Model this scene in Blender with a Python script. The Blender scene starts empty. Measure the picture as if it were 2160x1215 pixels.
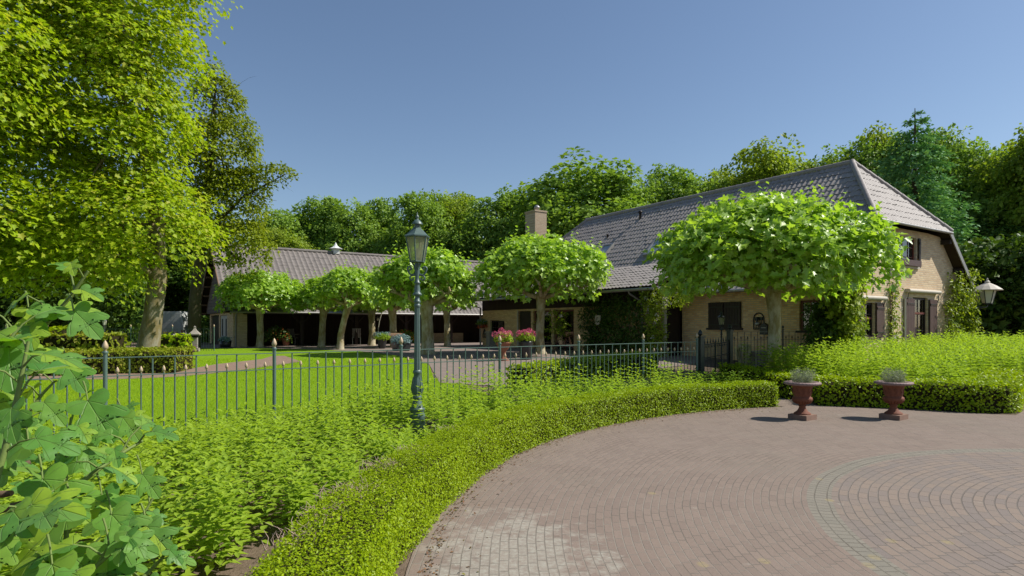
import bpy, bmesh, math, random
import numpy as np
from mathutils import Vector, Matrix
from mathutils.geometry import delaunay_2d_cdt

scene = bpy.context.scene
COL = scene.collection
PI = math.pi
RNG = np.random.default_rng(7)
random.seed(7)
EYE = 1.6
FPX = 1294.0
ALB = .87          # overall reflectance level of hard surfaces
LGAIN = (1.52, 1.4, .95)   # leaf colour level

def ground(x, y):
    t = min(1.0, max(0.0, (y - 12.0) / 14.0))
    return 0.45 * t * t * (3 - 2 * t)

def gnp(y):
    t = np.clip((y - 12.0) / 14.0, 0, 1)
    return 0.45 * t * t * (3 - 2 * t)

def W(px, py, Y):
    return Vector(((px - 1080) / FPX * Y, Y, EYE - (py - 687) / FPX * Y))

def onground(px, py):
    Y = 10.0
    for _ in range(60):
        Y = 0.5 * Y + 0.5 * (EYE - ground(0, Y)) * FPX / (py - 687)
    return ((px - 1080) / FPX * Y, Y)

# ---------------------------------------------------------------- objects
def tag(o, label=None, cat=None, group=None, kind=None):
    if label: o['label'] = label
    if cat: o['category'] = cat
    if group: o['group'] = group
    if kind: o['kind'] = kind
    return o

def empty(name, loc=(0, 0, 0), rz=0.0, label=None, cat=None, group=None):
    o = bpy.data.objects.new(name, None)
    COL.objects.link(o)
    o.location = loc
    o.rotation_euler = (0, 0, rz)
    o.empty_display_size = 0.2
    return tag(o, label, cat, group)

def copy_tree(o, parent=None):
    c = o.copy(); COL.objects.link(c)
    if parent is not None: c.parent = parent
    for ch in list(o.children): copy_tree(ch, c)
    return c

class MB:
    """collects shapes into one mesh"""
    def __init__(s, M=None):
        s.v = []; s.f = []; s.M = M or Matrix.Identity(4); s.sm = []
    def add(s, vs, fs, smooth=False, M=None):
        b = len(s.v); T = s.M @ M if M is not None else s.M
        for p in vs: s.v.append(tuple(T @ Vector(p)))
        for f in fs:
            s.f.append([b + i for i in f]); s.sm.append(smooth)
        return s
    def box(s, c, d, rz=0.0, M=None):
        x, y, z = d[0] / 2, d[1] / 2, d[2] / 2
        R = Matrix.Translation(Vector(c)) @ Matrix.Rotation(rz, 4, 'Z')
        if M is not None: R = M @ R
        vs = [(-x,-y,-z),(x,-y,-z),(x,y,-z),(-x,y,-z),(-x,-y,z),(x,-y,z),(x,y,z),(-x,y,z)]
        fs = [(0,3,2,1),(4,5,6,7),(0,1,5,4),(1,2,6,5),(2,3,7,6),(3,0,4,7)]
        return s.add(vs, fs, False, R)
    def bx(s, x0, x1, y0, y1, z0, z1):
        return s.box(((x0+x1)/2, (y0+y1)/2, (z0+z1)/2), (abs(x1-x0), abs(y1-y0), abs(z1-z0)))
    def bar(s, p0, p1, w, h):
        p0 = Vector(p0); p1 = Vector(p1); d = p1 - p0; L = d.length
        q = d.to_track_quat('X', 'Z').to_matrix().to_4x4()
        return s.box((0, 0, 0), (L, w, h), 0, Matrix.Translation((p0 + p1) / 2) @ q)
    def tube(s, pts, r, n=8, cap=True, smooth=True):
        pts = [Vector(p) for p in pts]; m = len(pts)
        rr = r if isinstance(r, (list, tuple)) else [r] * m
        vs = []; fs = []; a = None
        for i, p in enumerate(pts):
            d = (pts[min(i+1, m-1)] - pts[max(i-1, 0)]).normalized()
            if a is None:
                a = d.orthogonal().normalized()
            else:
                a = (a - d * a.dot(d))
                a = a.normalized() if a.length > 1e-6 else d.orthogonal().normalized()
            b = d.cross(a)
            for k in range(n):
                t = 2 * PI * k / n
                vs.append(p + (a * math.cos(t) + b * math.sin(t)) * rr[i])
        for i in range(m - 1):
            for k in range(n):
                k2 = (k + 1) % n
                fs.append((i*n+k, i*n+k2, (i+1)*n+k2, (i+1)*n+k))
        s.add(vs, fs, smooth)
        if cap:
            s.add(vs[:n], [tuple(range(n-1, -1, -1))]); s.add(vs[-n:], [tuple(range(n))])
        return s
    def lathe(s, prof, n=24, c=(0, 0, 0), smooth=True, phase=0.0, flute=None):
        vs = []; fs = []; m = len(prof)
        for (r, z) in prof:
            for k in range(n):
                t = 2 * PI * k / n + phase
                q = r if flute is None else r * (1 - flute * (k % 2))
                vs.append((c[0] + q * math.cos(t), c[1] + q * math.sin(t), c[2] + z))
        for i in range(m - 1):
            for k in range(n):
                k2 = (k + 1) % n
                fs.append((i*n+k, i*n+k2, (i+1)*n+k2, (i+1)*n+k))
        s.add(vs, fs, smooth)
        if prof[0][0] > 1e-4: s.add(vs[:n], [tuple(range(n-1, -1, -1))])
        if prof[-1][0] > 1e-4: s.add(vs[-n:], [tuple(range(n))])
        return s
    def prism(s, poly, y0, y1, axis='y'):
        """poly in (x,z), extruded along y"""
        n = len(poly)
        if axis == 'y':
            vs = [(x, y0, z) for x, z in poly] + [(x, y1, z) for x, z in poly]
        else:
            vs = [(y0, x, z) for x, z in poly] + [(y1, x, z) for x, z in poly]
        fs = [tuple(range(n)), tuple(range(2*n-1, n-1, -1))]
        fs += [(i, n + i, n + (i+1) % n, (i+1) % n) for i in range(n)]
        return s.add(vs, fs)
    def build(s, name, mat, parent=None, fix=True):
        me = bpy.data.meshes.new(name)
        me.from_pydata(s.v, [], s.f)
        me.polygons.foreach_set('use_smooth', s.sm)
        if fix:
            bm = bmesh.new(); bm.from_mesh(me)
            bmesh.ops.recalc_face_normals(bm, faces=bm.faces)
            bm.to_mesh(me); bm.free()
        me.materials.append(mat)
        o = bpy.data.objects.new(name, me); COL.objects.link(o)
        if parent is not None: o.parent = parent
        return o

# ---------------------------------------------------------------- leaf clouds
def nrm(a):
    return a / np.maximum(np.linalg.norm(a, axis=-1, keepdims=True), 1e-9)

def rnd_dirs(n, rng=RNG):
    return nrm(rng.normal(size=(n, 3)))

class Cloud:
    def __init__(s): s.parts = []
    def add(s, tpl, P, N, S, T=None, rng=RNG):
        tv, tf = tpl
        P = np.asarray(P, float); N = nrm(np.asarray(N, float)); n = len(P)
        if n == 0: return s
        if T is None: T = rnd_dirs(n, rng)
        T = np.asarray(T, float)
        T = nrm(T - N * np.sum(T * N, 1, keepdims=True)); B = np.cross(T, N)
        S = np.broadcast_to(np.asarray(S, float), (n,))
        tv = np.asarray(tv, float)
        v = P[:, None, :] + S[:, None, None] * (tv[None, :, 0:1] * B[:, None, :] + tv[None, :, 1:2] * T[:, None, :] + tv[None, :, 2:3] * N[:, None, :])
        s.parts.append((v.reshape(-1, 3), tf, n, len(tv)))
        return s
    def build(s, name, mat, parent=None, uv=False, smooth=False):
        V = []; LI = []; LT = []; off = 0
        for v, tf, n, k in s.parts:
            V.append(v)
            base = off + np.arange(n) * k
            flat = np.concatenate([np.array(f) for f in tf])
            LI.append((base[:, None] + flat[None, :]).reshape(-1))
            LT.append(np.tile(np.array([len(f) for f in tf]), n))
            off += n * k
        V = np.concatenate(V); LI = np.concatenate(LI); LT = np.concatenate(LT)
        me = bpy.data.meshes.new(name)
        me.vertices.add(len(V)); me.vertices.foreach_set('co', V.astype(np.float32).ravel())
        me.loops.add(len(LI)); me.loops.foreach_set('vertex_index', LI.astype(np.int32))
        me.polygons.add(len(LT))
        me.polygons.foreach_set('loop_start', np.concatenate([[0], np.cumsum(LT)[:-1]]).astype(np.int32))
        me.polygons.foreach_set('loop_total', LT.astype(np.int32))
        if uv:
            tv, tf, n = s.tuv, s.parts[0][1], len(LI)
            flat = np.concatenate([np.array(f) for f in tf]); one = np.asarray(tv, float)[flat][:, :2]
            me.uv_layers.new(name='UVMap').data.foreach_set('uv', np.tile(one, (n // len(flat), 1)).astype(np.float32).ravel())
        if smooth: me.polygons.foreach_set('use_smooth', np.ones(len(LT), bool))
        me.update(calc_edges=True)
        me.materials.append(mat)
        o = bpy.data.objects.new(name, me); COL.objects.link(o)
        if parent is not None: o.parent = parent
        return o

# leaf shapes: y runs to the tip, z is the leaf normal
def mirror(half, fold=0.25, droop=0.15):
    """half outline from base (0,0) to tip (0,1); two n-gons folded on the midrib"""
    k = len(half)
    vs = [(x, y, fold * abs(x) - droop * y * y) for x, y in half]
    vs += [(-x, y, fold * abs(x) - droop * y * y) for x, y in half[1:-1]]
    right = tuple(range(k))
    left = (0,) + tuple([k - 1]) + tuple(range(k + len(half) - 3, k - 1, -1))
    return np.array(vs), [right, left]

L_PALM = mirror([(0,0),(.2,-.1),(.46,.05),(.3,.24),(.6,.5),(.25,.56),(0,1)])
L_OVAL = mirror([(0,0),(.2,.25),(.22,.55),(0,1)], .3, .25)
L_DIAM = (np.array([(0,0,0),(.32,.5,.1),(0,1,-.08),(-.32,.5,.1)]), [(0,1,2),(0,2,3)])
L_CLUSTER = (np.array([(0,0,0),(.35,.1,.1),(.3,.5,.15),(.12,.62,0),(0,1,-.1),(-.2,.6,.05),(-.38,.55,.12),(-.3,.1,.1)]), [(0,1,2,3),(0,3,4,5),(0,5,6,7)])
L_BOX = (np.array([(0,0,0),(.3,.45,.12),(0,1,0),(-.3,.45,.12)]), [(0,1,2),(0,2,3)])
L_BLADE = (np.array([(-.05,0,0),(.05,0,0),(.035,.6,.06),(0,1,.2)]), [(0,1,2,3)])
def fig_template():
    half = [(.0,.0),(.07,-.06),(.16,-.11),(.25,-.11),(.33,-.07),(.37,.02),(.36,.10),(.31,.19),(.24,.24),(.185,.27),(.22,.31),(.32,.38),(.42,.46),(.49,.55),(.49,.63),(.42,.68),(.33,.66),(.24,.58),(.17,.505),(.16,.56),(.19,.66),(.2,.76),(.17,.87),(.10,.95),(.0,1.0)]
    V = []; F = []
    def z(x, y): return .16*abs(x) - .28*y*y + .035*math.sin(y*13+abs(x)*8)*abs(x)*2 - .35*max(0,abs(x)-.25)**2*2
    k = 4
    for sg in (1, -1):
        b = len(V)
        for (x, y) in half:
            my = max(0, min(1, .12 + .88*y - .35*abs(x)*(1 if y < .7 else 0)))
            if x == 0: my = y
            for q in range(k + 1):
                f = q/k; X = sg*x*f; Y = my + (y-my)*f; V.append((X, Y, z(X, Y)))
        for i in range(len(half)-1):
            for q in range(k):
                f = (b+i*(k+1)+q, b+(i+1)*(k+1)+q, b+(i+1)*(k+1)+q+1, b+i*(k+1)+q+1)
                F.append(f if sg < 0 else f[::-1])
    return np.array(V), F
L_FIG = fig_template()

# ---------------------------------------------------------------- materials
def newmat(name):
    m = bpy.data.materials.new(name); m.use_nodes = True
    nt = m.node_tree; nt.nodes.clear()
    out = nt.nodes.new('ShaderNodeOutputMaterial')
    return m, nt, out

def mth(nt, op, a, b=None, c=None, clamp=False):
    n = nt.nodes.new('ShaderNodeMath'); n.operation = op; n.use_clamp = clamp
    for i, x in enumerate((a, b, c)):
        if x is None: continue
        if isinstance(x, (int, float)): n.inputs[i].default_value = x
        else: nt.links.new(x, n.inputs[i])
    return n.outputs[0]

def mixc(nt, f, a, b, mode='MIX'):
    n = nt.nodes.new('ShaderNodeMix'); n.data_type = 'RGBA'; n.blend_type = mode
    for idx, x in ((0, f), (6, a), (7, b)):
        if isinstance(x, (int, float)): n.inputs[idx].default_value = x
        elif isinstance(x, tuple): n.inputs[idx].default_value = (*x, 1) if len(x) == 3 else x
        else: nt.links.new(x, n.inputs[idx])
    return n.outputs[2]

def noise(nt, vec, scale, detail=4, rough=.6):
    n = nt.nodes.new('ShaderNodeTexNoise'); n.inputs['Scale'].default_value = scale
    n.inputs['Detail'].default_value = detail; n.inputs['Roughness'].default_value = rough
    if vec is not None: nt.links.new(vec, n.inputs['Vector'])
    return n.outputs['Fac']

def ramp(nt, fac, stops):
    n = nt.nodes.new('ShaderNodeValToRGB'); el = n.color_ramp.elements
    while len(el) > 1: el.remove(el[-1])
    el[0].position = stops[0][0]; el[0].color = (*stops[0][1], 1)
    for p, c in stops[1:]:
        e = el.new(p); e.color = (*c, 1)
    nt.links.new(fac, n.inputs[0])
    return n.outputs[0]

def obj_co(nt):
    return nt.nodes.new('ShaderNodeTexCoord').outputs['Object']

def principled(nt, out, col, rough=.7, spec=.3, metal=0.0, bump=None, bstr=.3, bdist=.01):
    p = nt.nodes.new('ShaderNodeBsdfPrincipled')
    col = mixc(nt, 1.0, col, (ALB, ALB, ALB), 'MULTIPLY')
    if isinstance(col, tuple): p.inputs['Base Color'].default_value = (*col, 1)
    else: nt.links.new(col, p.inputs['Base Color'])
    if isinstance(rough, (int, float)): p.inputs['Roughness'].default_value = rough
    else: nt.links.new(rough, p.inputs['Roughness'])
    p.inputs['Specular IOR Level'].default_value = spec
    p.inputs['Metallic'].default_value = metal
    if bump is not None:
        b = nt.nodes.new('ShaderNodeBump'); b.inputs['Strength'].default_value = bstr
        b.inputs['Distance'].default_value = bdist
        nt.links.new(bump, b.inputs['Height']); nt.links.new(b.outputs[0], p.inputs['Normal'])
    nt.links.new(p.outputs[0], out.inputs[0])
    return p

def M_plain(name, c, rough=.6, spec=.3, metal=0, var=.25, scale=6, bstr=.2, bdist=.005):
    m, nt, out = newmat(name); co = obj_co(nt)
    f = noise(nt, co, scale); f2 = noise(nt, co, scale * 7, 3)
    col = mixc(nt, f, tuple(x * (1 - var) for x in c), tuple(min(1, x * (1 + var)) for x in c))
    principled(nt, out, col, rough, spec, metal, f2, bstr, bdist)
    return m

def M_leaf(name, cols, transl=.4, rough=.5, spec=.35, tcol=None, patch=None):
    """cols: colours picked at random per leaf"""
    m, nt, out = newmat(name)
    g = nt.nodes.new('ShaderNodeNewGeometry')
    k = len(cols); cols = [tuple(min(.62, x * q) for x, q in zip(c, LGAIN)) for c in cols]
    col = ramp(nt, g.outputs['Random Per Island'], [(i / max(1, k - 1), c) for i, c in enumerate(cols)])
    if patch:
        f = noise(nt, obj_co(nt), patch[1], 3)
        f = mth(nt, 'MULTIPLY', mth(nt, 'SUBTRACT', f, .42, clamp=True), 3.5, clamp=True)
        col = mixc(nt, f, col, mixc(nt, .55, col, patch[0]))
    p = nt.nodes.new('ShaderNodeBsdfPrincipled'); nt.links.new(col, p.inputs['Base Color'])
    p.inputs['Roughness'].default_value = rough; p.inputs['Specular IOR Level'].default_value = spec * ({'plane_leaves': 1.3, 'fig_leaves': .55}.get(name, .45))
    t = nt.nodes.new('ShaderNodeBsdfTranslucent')
    tc = mixc(nt, 1.0, col, tcol or (1.4, 1.42, .6), 'MULTIPLY')
    nt.links.new(tc, t.inputs['Color'])
    mx = nt.nodes.new('ShaderNodeMixShader'); mx.inputs[0].default_value = transl
    nt.links.new(p.outputs[0], mx.inputs[1]); nt.links.new(t.outputs[0], mx.inputs[2])
    nt.links.new(mx.outputs[0], out.inputs[0])
    return m

def M_brick(name, axis, c1, c2, mortar, bw=.215, rh=.072, ms=.011, stain=(.5,.5,.42)):
    m, nt, out = newmat(name); co = obj_co(nt)
    sp = nt.nodes.new('ShaderNodeSeparateXYZ'); nt.links.new(co, sp.inputs[0])
    cb = nt.nodes.new('ShaderNodeCombineXYZ')
    nt.links.new(sp.outputs['X' if axis == 'x' else 'Y'], cb.inputs[0]); nt.links.new(sp.outputs['Z'], cb.inputs[1])
    b = nt.nodes.new('ShaderNodeTexBrick'); nt.links.new(cb.outputs[0], b.inputs['Vector'])
    b.inputs['Scale'].default_value = 1; b.inputs['Brick Width'].default_value = bw
    b.inputs['Row Height'].default_value = rh; b.inputs['Mortar Size'].default_value = ms
    b.inputs['Mortar Smooth'].default_value = .2; b.inputs['Bias'].default_value = -.1
    b.inputs['Color1'].default_value = (*c1, 1); b.inputs['Color2'].default_value = (*c2, 1)
    b.inputs['Mortar'].default_value = (*mortar, 1)
    f = noise(nt, co, 1.3, 5); f2 = noise(nt, co, 24, 3)
    col = mixc(nt, mth(nt, 'MULTIPLY', f2, .5), b.outputs['Color'], (.62,.46,.28), 'MIX')
    col = mixc(nt, mth(nt, 'MULTIPLY', f, .15), col, stain, 'MULTIPLY')
    h = mth(nt, 'SUBTRACT', mth(nt, 'MULTIPLY', f2, .4), b.outputs['Fac'])
    principled(nt, out, col, .9, .15, 0, h, .6, .008)
    return m

def M_boards(name, axis, c, width=.16, dark=.25):
    """boards: lines repeat along the given local axis"""
    m, nt, out = newmat(name); co = obj_co(nt)
    sp = nt.nodes.new('ShaderNodeSeparateXYZ'); nt.links.new(co, sp.inputs[0])
    u = mth(nt, 'DIVIDE', sp.outputs[axis], width)
    fr = mth(nt, 'FRACT', u); fl = mth(nt, 'FLOOR', u)
    gap = mth(nt, 'LESS_THAN', fr, .07)
    wn = nt.nodes.new('ShaderNodeTexWhiteNoise'); wn.noise_dimensions = '1D'; nt.links.new(fl, wn.inputs['W'])
    f = noise(nt, co, 5, 5)
    v = mth(nt, 'ADD', mth(nt, 'MULTIPLY', wn.outputs[0], .4), mth(nt, 'MULTIPLY', f, .5))
    col = mixc(nt, v, tuple(x * .65 for x in c), tuple(x * 1.35 for x in c))
    col = mixc(nt, gap, col, tuple(x * dark for x in c))
    principled(nt, out, col, .75, .2, 0, mth(nt, 'SUBTRACT', fr, mth(nt, 'MULTIPLY', gap, 1.0)), .5, .01)
    return m

def M_bark(name, c1, c2, scale=5):
    m, nt, out = newmat(name); co = obj_co(nt)
    mp = nt.nodes.new('ShaderNodeMapping'); mp.inputs['Scale'].default_value = (1, 1, .45)
    nt.links.new(co, mp.inputs[0])
    f = noise(nt, mp.outputs[0], scale, 5, .65); f2 = noise(nt, mp.outputs[0], scale * 6, 4)
    fs = mth(nt, 'MULTIPLY', mth(nt, 'SUBTRACT', f, .42, clamp=True), 6, clamp=True)
    col = mixc(nt, fs, c1, c2); col = mixc(nt, mth(nt, 'MULTIPLY', f2, .5), col, (.09,.08,.03))
    principled(nt, out, col, .9, .1, 0, f2, .6, .02)
    return m

def M_glass(name, tint=(.8,.86,.84), refl=.9, clear=.55):
    m, nt, out = newmat(name)
    t = nt.nodes.new('ShaderNodeBsdfTransparent'); t.inputs[0].default_value = (*[x * clear for x in tint], 1)
    g = nt.nodes.new('ShaderNodeBsdfGlossy'); g.inputs['Roughness'].default_value = .03; g.inputs[0].default_value = (refl, refl, refl, 1)
    fr = nt.nodes.new('ShaderNodeFresnel'); fr.inputs[0].default_value = 1.6
    f = mth(nt, 'ADD', fr.outputs[0], .06, clamp=True)
    mx = nt.nodes.new('ShaderNodeMixShader'); nt.links.new(f, mx.inputs[0])
    nt.links.new(t.outputs[0], mx.inputs[1]); nt.links.new(g.outputs[0], mx.inputs[2])
    nt.links.new(mx.outputs[0], out.inputs[0])
    return m

def M_roof(name, c, stain):
    m, nt, out = newmat(name); co = obj_co(nt)
    g = nt.nodes.new('ShaderNodeNewGeometry')
    f = noise(nt, co, 3, 6); f2 = noise(nt, co, 40, 3); f3 = noise(nt, co, .5, 3)
    col = mixc(nt, f, tuple(x * .7 for x in c), tuple(x * 1.3 for x in c))
    s = mth(nt, 'MULTIPLY', mth(nt, 'SUBTRACT', mth(nt, 'ADD', mth(nt, 'MULTIPLY', f2, .5), mth(nt, 'MULTIPLY', f3, .6)), .52, clamp=True), 3.0, clamp=True)
    col = mixc(nt, mth(nt, 'MULTIPLY', s, .55), col, stain)
    principled(nt, out, col, .62, .35, 0, f2, .25, .01)
    return m

MT = {}
MT['iron'] = M_plain('painted_iron', (.10,.16,.135), .38, .5, 0, .3, 9, .15, .002)
MT['iron_lamp'] = M_plain('painted_cast_iron', (.085,.135,.12), .42, .5, 0, .35, 14, .3, .003)
MT['iron_dark'] = M_plain('black_painted_iron', (.012,.018,.017), .4, .45, 0, .3, 9)
MT['gold'] = M_plain('faded_gilt', (.50,.38,.24), .5, .4, .1, .3, 30)
MT['rust'] = M_plain('rusty_cast_iron', (.19,.07,.04), .75, .25, 0, .45, 22, .5, .004)
MT['rustrim'] = M_plain('weathered_iron_rim', (.26,.18,.17), .65, .3, 0, .35, 18, .4, .004)
MT['slab'] = M_plain('plinth_stone', (.26,.17,.13), .9, .15, 0, .3, 14, .4, .004)
MT['glass'] = M_glass('window_glass')
def M_dusty():
    m = M_glass('dusty_lantern_glass', (.9,.93,.72), .8, .95); nt = m.node_tree; out = [n for n in nt.nodes if n.type == 'OUTPUT_MATERIAL'][0]
    t = nt.nodes.new('ShaderNodeBsdfTranslucent'); t.inputs[0].default_value = (.75,.78,.5,1); df = nt.nodes.new('ShaderNodeBsdfDiffuse'); df.inputs[0].default_value = (.5,.53,.36,1)
    m1 = nt.nodes.new('ShaderNodeMixShader'); m1.inputs[0].default_value = .45; nt.links.new(t.outputs[0], m1.inputs[1]); nt.links.new(df.outputs[0], m1.inputs[2])
    m2 = nt.nodes.new('ShaderNodeMixShader'); m2.inputs[0].default_value = .42; nt.links.new(out.inputs[0].links[0].from_socket, m2.inputs[1]); nt.links.new(m1.outputs[0], m2.inputs[2])
    nt.links.new(m2.outputs[0], out.inputs[0]); return m
MT['lampglass'] = M_dusty()
MT['frost'] = M_plain('frosted_lantern_glass', (.62,.63,.5), .3, .5, 0, .1, 4)
MT['brickx'] = M_brick('yellow_brick_gable', 'x', (.86,.68,.44), (.62,.42,.26), (.62,.56,.46))
MT['bricky'] = M_brick('yellow_brick_side', 'y', (.9,.62,.29), (.6,.32,.14), (.5,.43,.31))
MT['chim'] = M_brick('chimney_brick', 'x', (.42,.33,.25), (.34,.25,.18), (.42,.37,.3))
MT['roof'] = M_roof('grey_pantiles', (.285,.255,.24), (.38,.355,.32))
MT['barnroof'] = M_roof('brown_grey_pantiles', (.195,.172,.158), (.30,.27,.235))
MT['timber'] = M_boards('dark_timber', 'Y', (.045,.028,.02), .18)
MT['timberx'] = M_boards('dark_timber_front', 'X', (.045,.03,.022), .2)
MT['weather'] = M_boards('grey_weatherboard', 'Z', (.16,.13,.115), .2, .15)
MT['soffit'] = M_plain('soffit_wood', (.05,.032,.022), .8, .1)
MT['brown'] = M_plain('brown_shutter_paint', (.105,.062,.055), .5, .35, 0, .2, 5)
MT['darkbrown'] = M_plain('dark_brown_paint', (.03,.02,.017), .5, .3, 0, .2, 5)
MT['redframe'] = M_plain('red_brown_frame', (.15,.035,.022), .45, .4, 0, .2, 5)
MT['cream'] = M_plain('cream_paint', (.55,.5,.42), .6, .3, 0, .12, 3)
MT['zinc'] = M_plain('zinc', (.36,.35,.33), .45, .4, .5, .2, 4)
MT['white'] = M_plain('white_paint', (.72,.72,.7), .5, .4, 0, .1, 3)
MT['curtain'] = M_plain('curtain', (.5,.52,.42), .9, .1, 0, .25, 3)
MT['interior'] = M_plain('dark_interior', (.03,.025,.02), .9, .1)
MT['stone'] = M_plain('garden_stone', (.33,.3,.26), .9, .15, 0, .3, 8, .5, .01)
MT['pot'] = M_plain('dark_glazed_pot', (.03,.032,.035), .35, .5, 0, .3, 8)
MT['terra'] = M_plain('terracotta', (.3,.13,.08), .8, .2, 0, .25, 9)
MT['wood'] = M_plain('weathered_wood', (.22,.14,.09), .8, .2, 0, .35, 6, .4, .01)
MT['bark_plane'] = M_bark('plane_bark', (.38,.3,.14), (.66,.58,.42), 4)
MT['bark_maple'] = M_bark('maple_bark', (.24,.19,.09), (.34,.31,.24), 3)
MT['bark'] = M_bark('forest_bark', (.07,.055,.035), (.1,.085,.06), 3)
MT['twig'] = M_plain('twig', (.16,.11,.08), .8, .1, 0, .3, 20)
MT['figstem'] = M_plain('green_stem', (.16,.22,.06), .6, .2, 0, .3, 20)
MT['plane'] = M_leaf('plane_leaves', [(0.137,0.256,0.038),(0.192,0.324,0.049),(0.254,0.393,0.075),(0.162,0.283,0.055)], .42, .42, .5)
MT['maple'] = M_leaf('maple_leaves', [(0.137,0.223,0.014),(0.192,0.295,0.018),(0.254,0.335,0.022),(0.164,0.254,0.018),(0.275,0.302,0.054)], .45, .45, .4)
MT['beech'] = M_leaf('beech_leaves', [(0.087,0.131,0.008),(0.132,0.187,0.010),(0.176,0.220,0.014)], .35, .45, .4)
MT['shrub'] = M_leaf('shrub_leaves', [(0.137,0.227,0.032),(0.189,0.295,0.042),(0.231,0.340,0.054),(0.158,0.260,0.045)], .45, .45, .35)
MT['shrubd'] = M_leaf('border_leaves', [(.05,.10,.014),(.07,.14,.02),(.10,.17,.02)], .35, .45, .4)
MT['box'] = M_leaf('boxwood_leaves', [(0.121,0.200,0.005),(0.168,0.259,0.006),(0.217,0.309,0.007),(0.135,0.216,0.006)], .35, .42, .45)
MT['boxfar'] = M_leaf('clipped_hedge_leaves', [(.12,.17,.02),(.16,.21,.022),(.19,.235,.03),(.14,.19,.02),(.20,.19,.06)], .35, .5, .3)
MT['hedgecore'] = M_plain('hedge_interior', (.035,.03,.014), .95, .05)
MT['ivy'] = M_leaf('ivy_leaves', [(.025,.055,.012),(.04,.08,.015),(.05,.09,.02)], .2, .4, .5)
MT['climber'] = M_leaf('climber_leaves', [(0.102,0.172,0.018),(0.144,0.218,0.022),(0.192,0.253,0.040),(0.120,0.172,0.020)], .4, .45, .4)
MT['rosepale'] = M_leaf('pale_rose_petals', [(.42,.42,.7),(.42,.42,.8)], .3, .6, .2, (1,1,.9))
MT['pink'] = M_leaf('pink_hydrangea_petals', [(.48,.05,.17),(.55,.10,.27),(.52,.16,.33)], .25, .6, .2, (1.1,.8,.8))
MT['blueflower'] = M_leaf('blue_green_hydrangea', [(0.130,0.220,0.320),(0.180,0.280,0.440),(0.100,0.200,0.224)], .25, .6, .2, (1,1,1))
MT['redflower'] = M_leaf('red_petals', [(.35,.04,.02),(.4,.12,.05)], .25, .6, .2, (1,.8,.8))
MT['purple'] = M_leaf('purple_petals', [(.16,.10,.2),(.22,.15,.28)], .25, .6, .2, (1,1,1))
MT['lavender'] = M_leaf('lavender_leaves', [(0.130,0.170,0.143),(0.170,0.210,0.203),(0.220,0.250,0.285)], .3, .6, .2, (1.1,1.15,.8))
MT['fig'] = M_leaf('fig_leaves', [(0.065,0.183,0.059),(0.098,0.231,0.059),(0.130,0.265,0.059),(0.091,0.211,0.082),(0.169,0.295,0.047),(0.221,0.336,0.041),(0.078,0.196,0.070),(0.117,0.252,0.059)], .42, .42, .5, (1.6,1.6,.3))
def fig_veins():
    m = MT['fig']; nt = m.node_tree
    uv = nt.nodes.new('ShaderNodeTexCoord').outputs['UV']; sp = nt.nodes.new('ShaderNodeSeparateXYZ'); nt.links.new(uv, sp.inputs[0])
    x = mth(nt, 'ABSOLUTE', sp.outputs[0]); y = sp.outputs[1]; best = None
    for (ax, ay, bx, by, w) in ((0,0,0,1,.016),(0,.02,.44,.6,.013),(0,0,.32,.02,.012),(0,.35,.17,.9,.008),(0,.55,.15,.8,.007),(.12,.17,.4,.36,.007),(.2,.28,.46,.5,.006)):
        dx, dy = bx-ax, by-ay; L = math.hypot(dx, dy); dx /= L; dy /= L
        px = mth(nt, 'SUBTRACT', x, ax); py = mth(nt, 'SUBTRACT', y, ay)
        al = mth(nt, 'ADD', mth(nt, 'MULTIPLY', px, dx), mth(nt, 'MULTIPLY', py, dy))
        ds = mth(nt, 'ABSOLUTE', mth(nt, 'SUBTRACT', mth(nt, 'MULTIPLY', px, dy), mth(nt, 'MULTIPLY', py, dx)))
        v = mth(nt, 'MULTIPLY', mth(nt, 'SUBTRACT', 1.0, mth(nt, 'DIVIDE', ds, w), clamp=True), mth(nt, 'MULTIPLY', mth(nt, 'GREATER_THAN', al, 0.0), mth(nt, 'LESS_THAN', al, L)))
        best = v if best is None else mth(nt, 'MAXIMUM', best, v)
    p = [n for n in nt.nodes if n.type == 'BSDF_PRINCIPLED'][0]; src = p.inputs['Base Color'].links[0].from_socket
    f = noise(nt, obj_co(nt), 22, 4)
    col = mixc(nt, mth(nt, 'MULTIPLY', f, .35), src, (.05,.15,.05))
    col = mixc(nt, mth(nt, 'MULTIPLY', best, .65), col, (.22,.33,.10)); nt.links.new(col, p.inputs['Base Color'])
    b = nt.nodes.new('ShaderNodeBump'); b.inputs['Strength'].default_value = .6; b.inputs['Distance'].default_value = .004
    nt.links.new(mth(nt, 'SUBTRACT', mth(nt, 'MULTIPLY', f, .6), best), b.inputs['Height']); nt.links.new(b.outputs[0], p.inputs['Normal'])
fig_veins()
MT['grass'] = M_leaf('grass_blades', [(0.155,0.259,0.006),(0.201,0.320,0.010),(0.240,0.341,0.012)], .4, .55, .25)
MT['woodA'] = M_leaf('oak_leaves', [(0.086,0.163,0.040),(0.133,0.231,0.050),(0.171,0.275,0.064)], .35, .5, .35)
MT['woodB'] = M_leaf('light_tree_leaves', [(0.111,0.179,0.029),(0.156,0.237,0.034),(0.195,0.258,0.053)], .4, .5, .35)
MT['woodC'] = M_leaf('dark_tree_leaves', [(0.029,0.068,0.012),(0.043,0.091,0.016),(0.064,0.113,0.018)], .25, .5, .35)
MT['spruce'] = M_leaf('spruce_needles', [(0.076,0.202,0.119),(0.116,0.257,0.143),(0.153,0.297,0.143)], .15, .6, .2)
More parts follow.
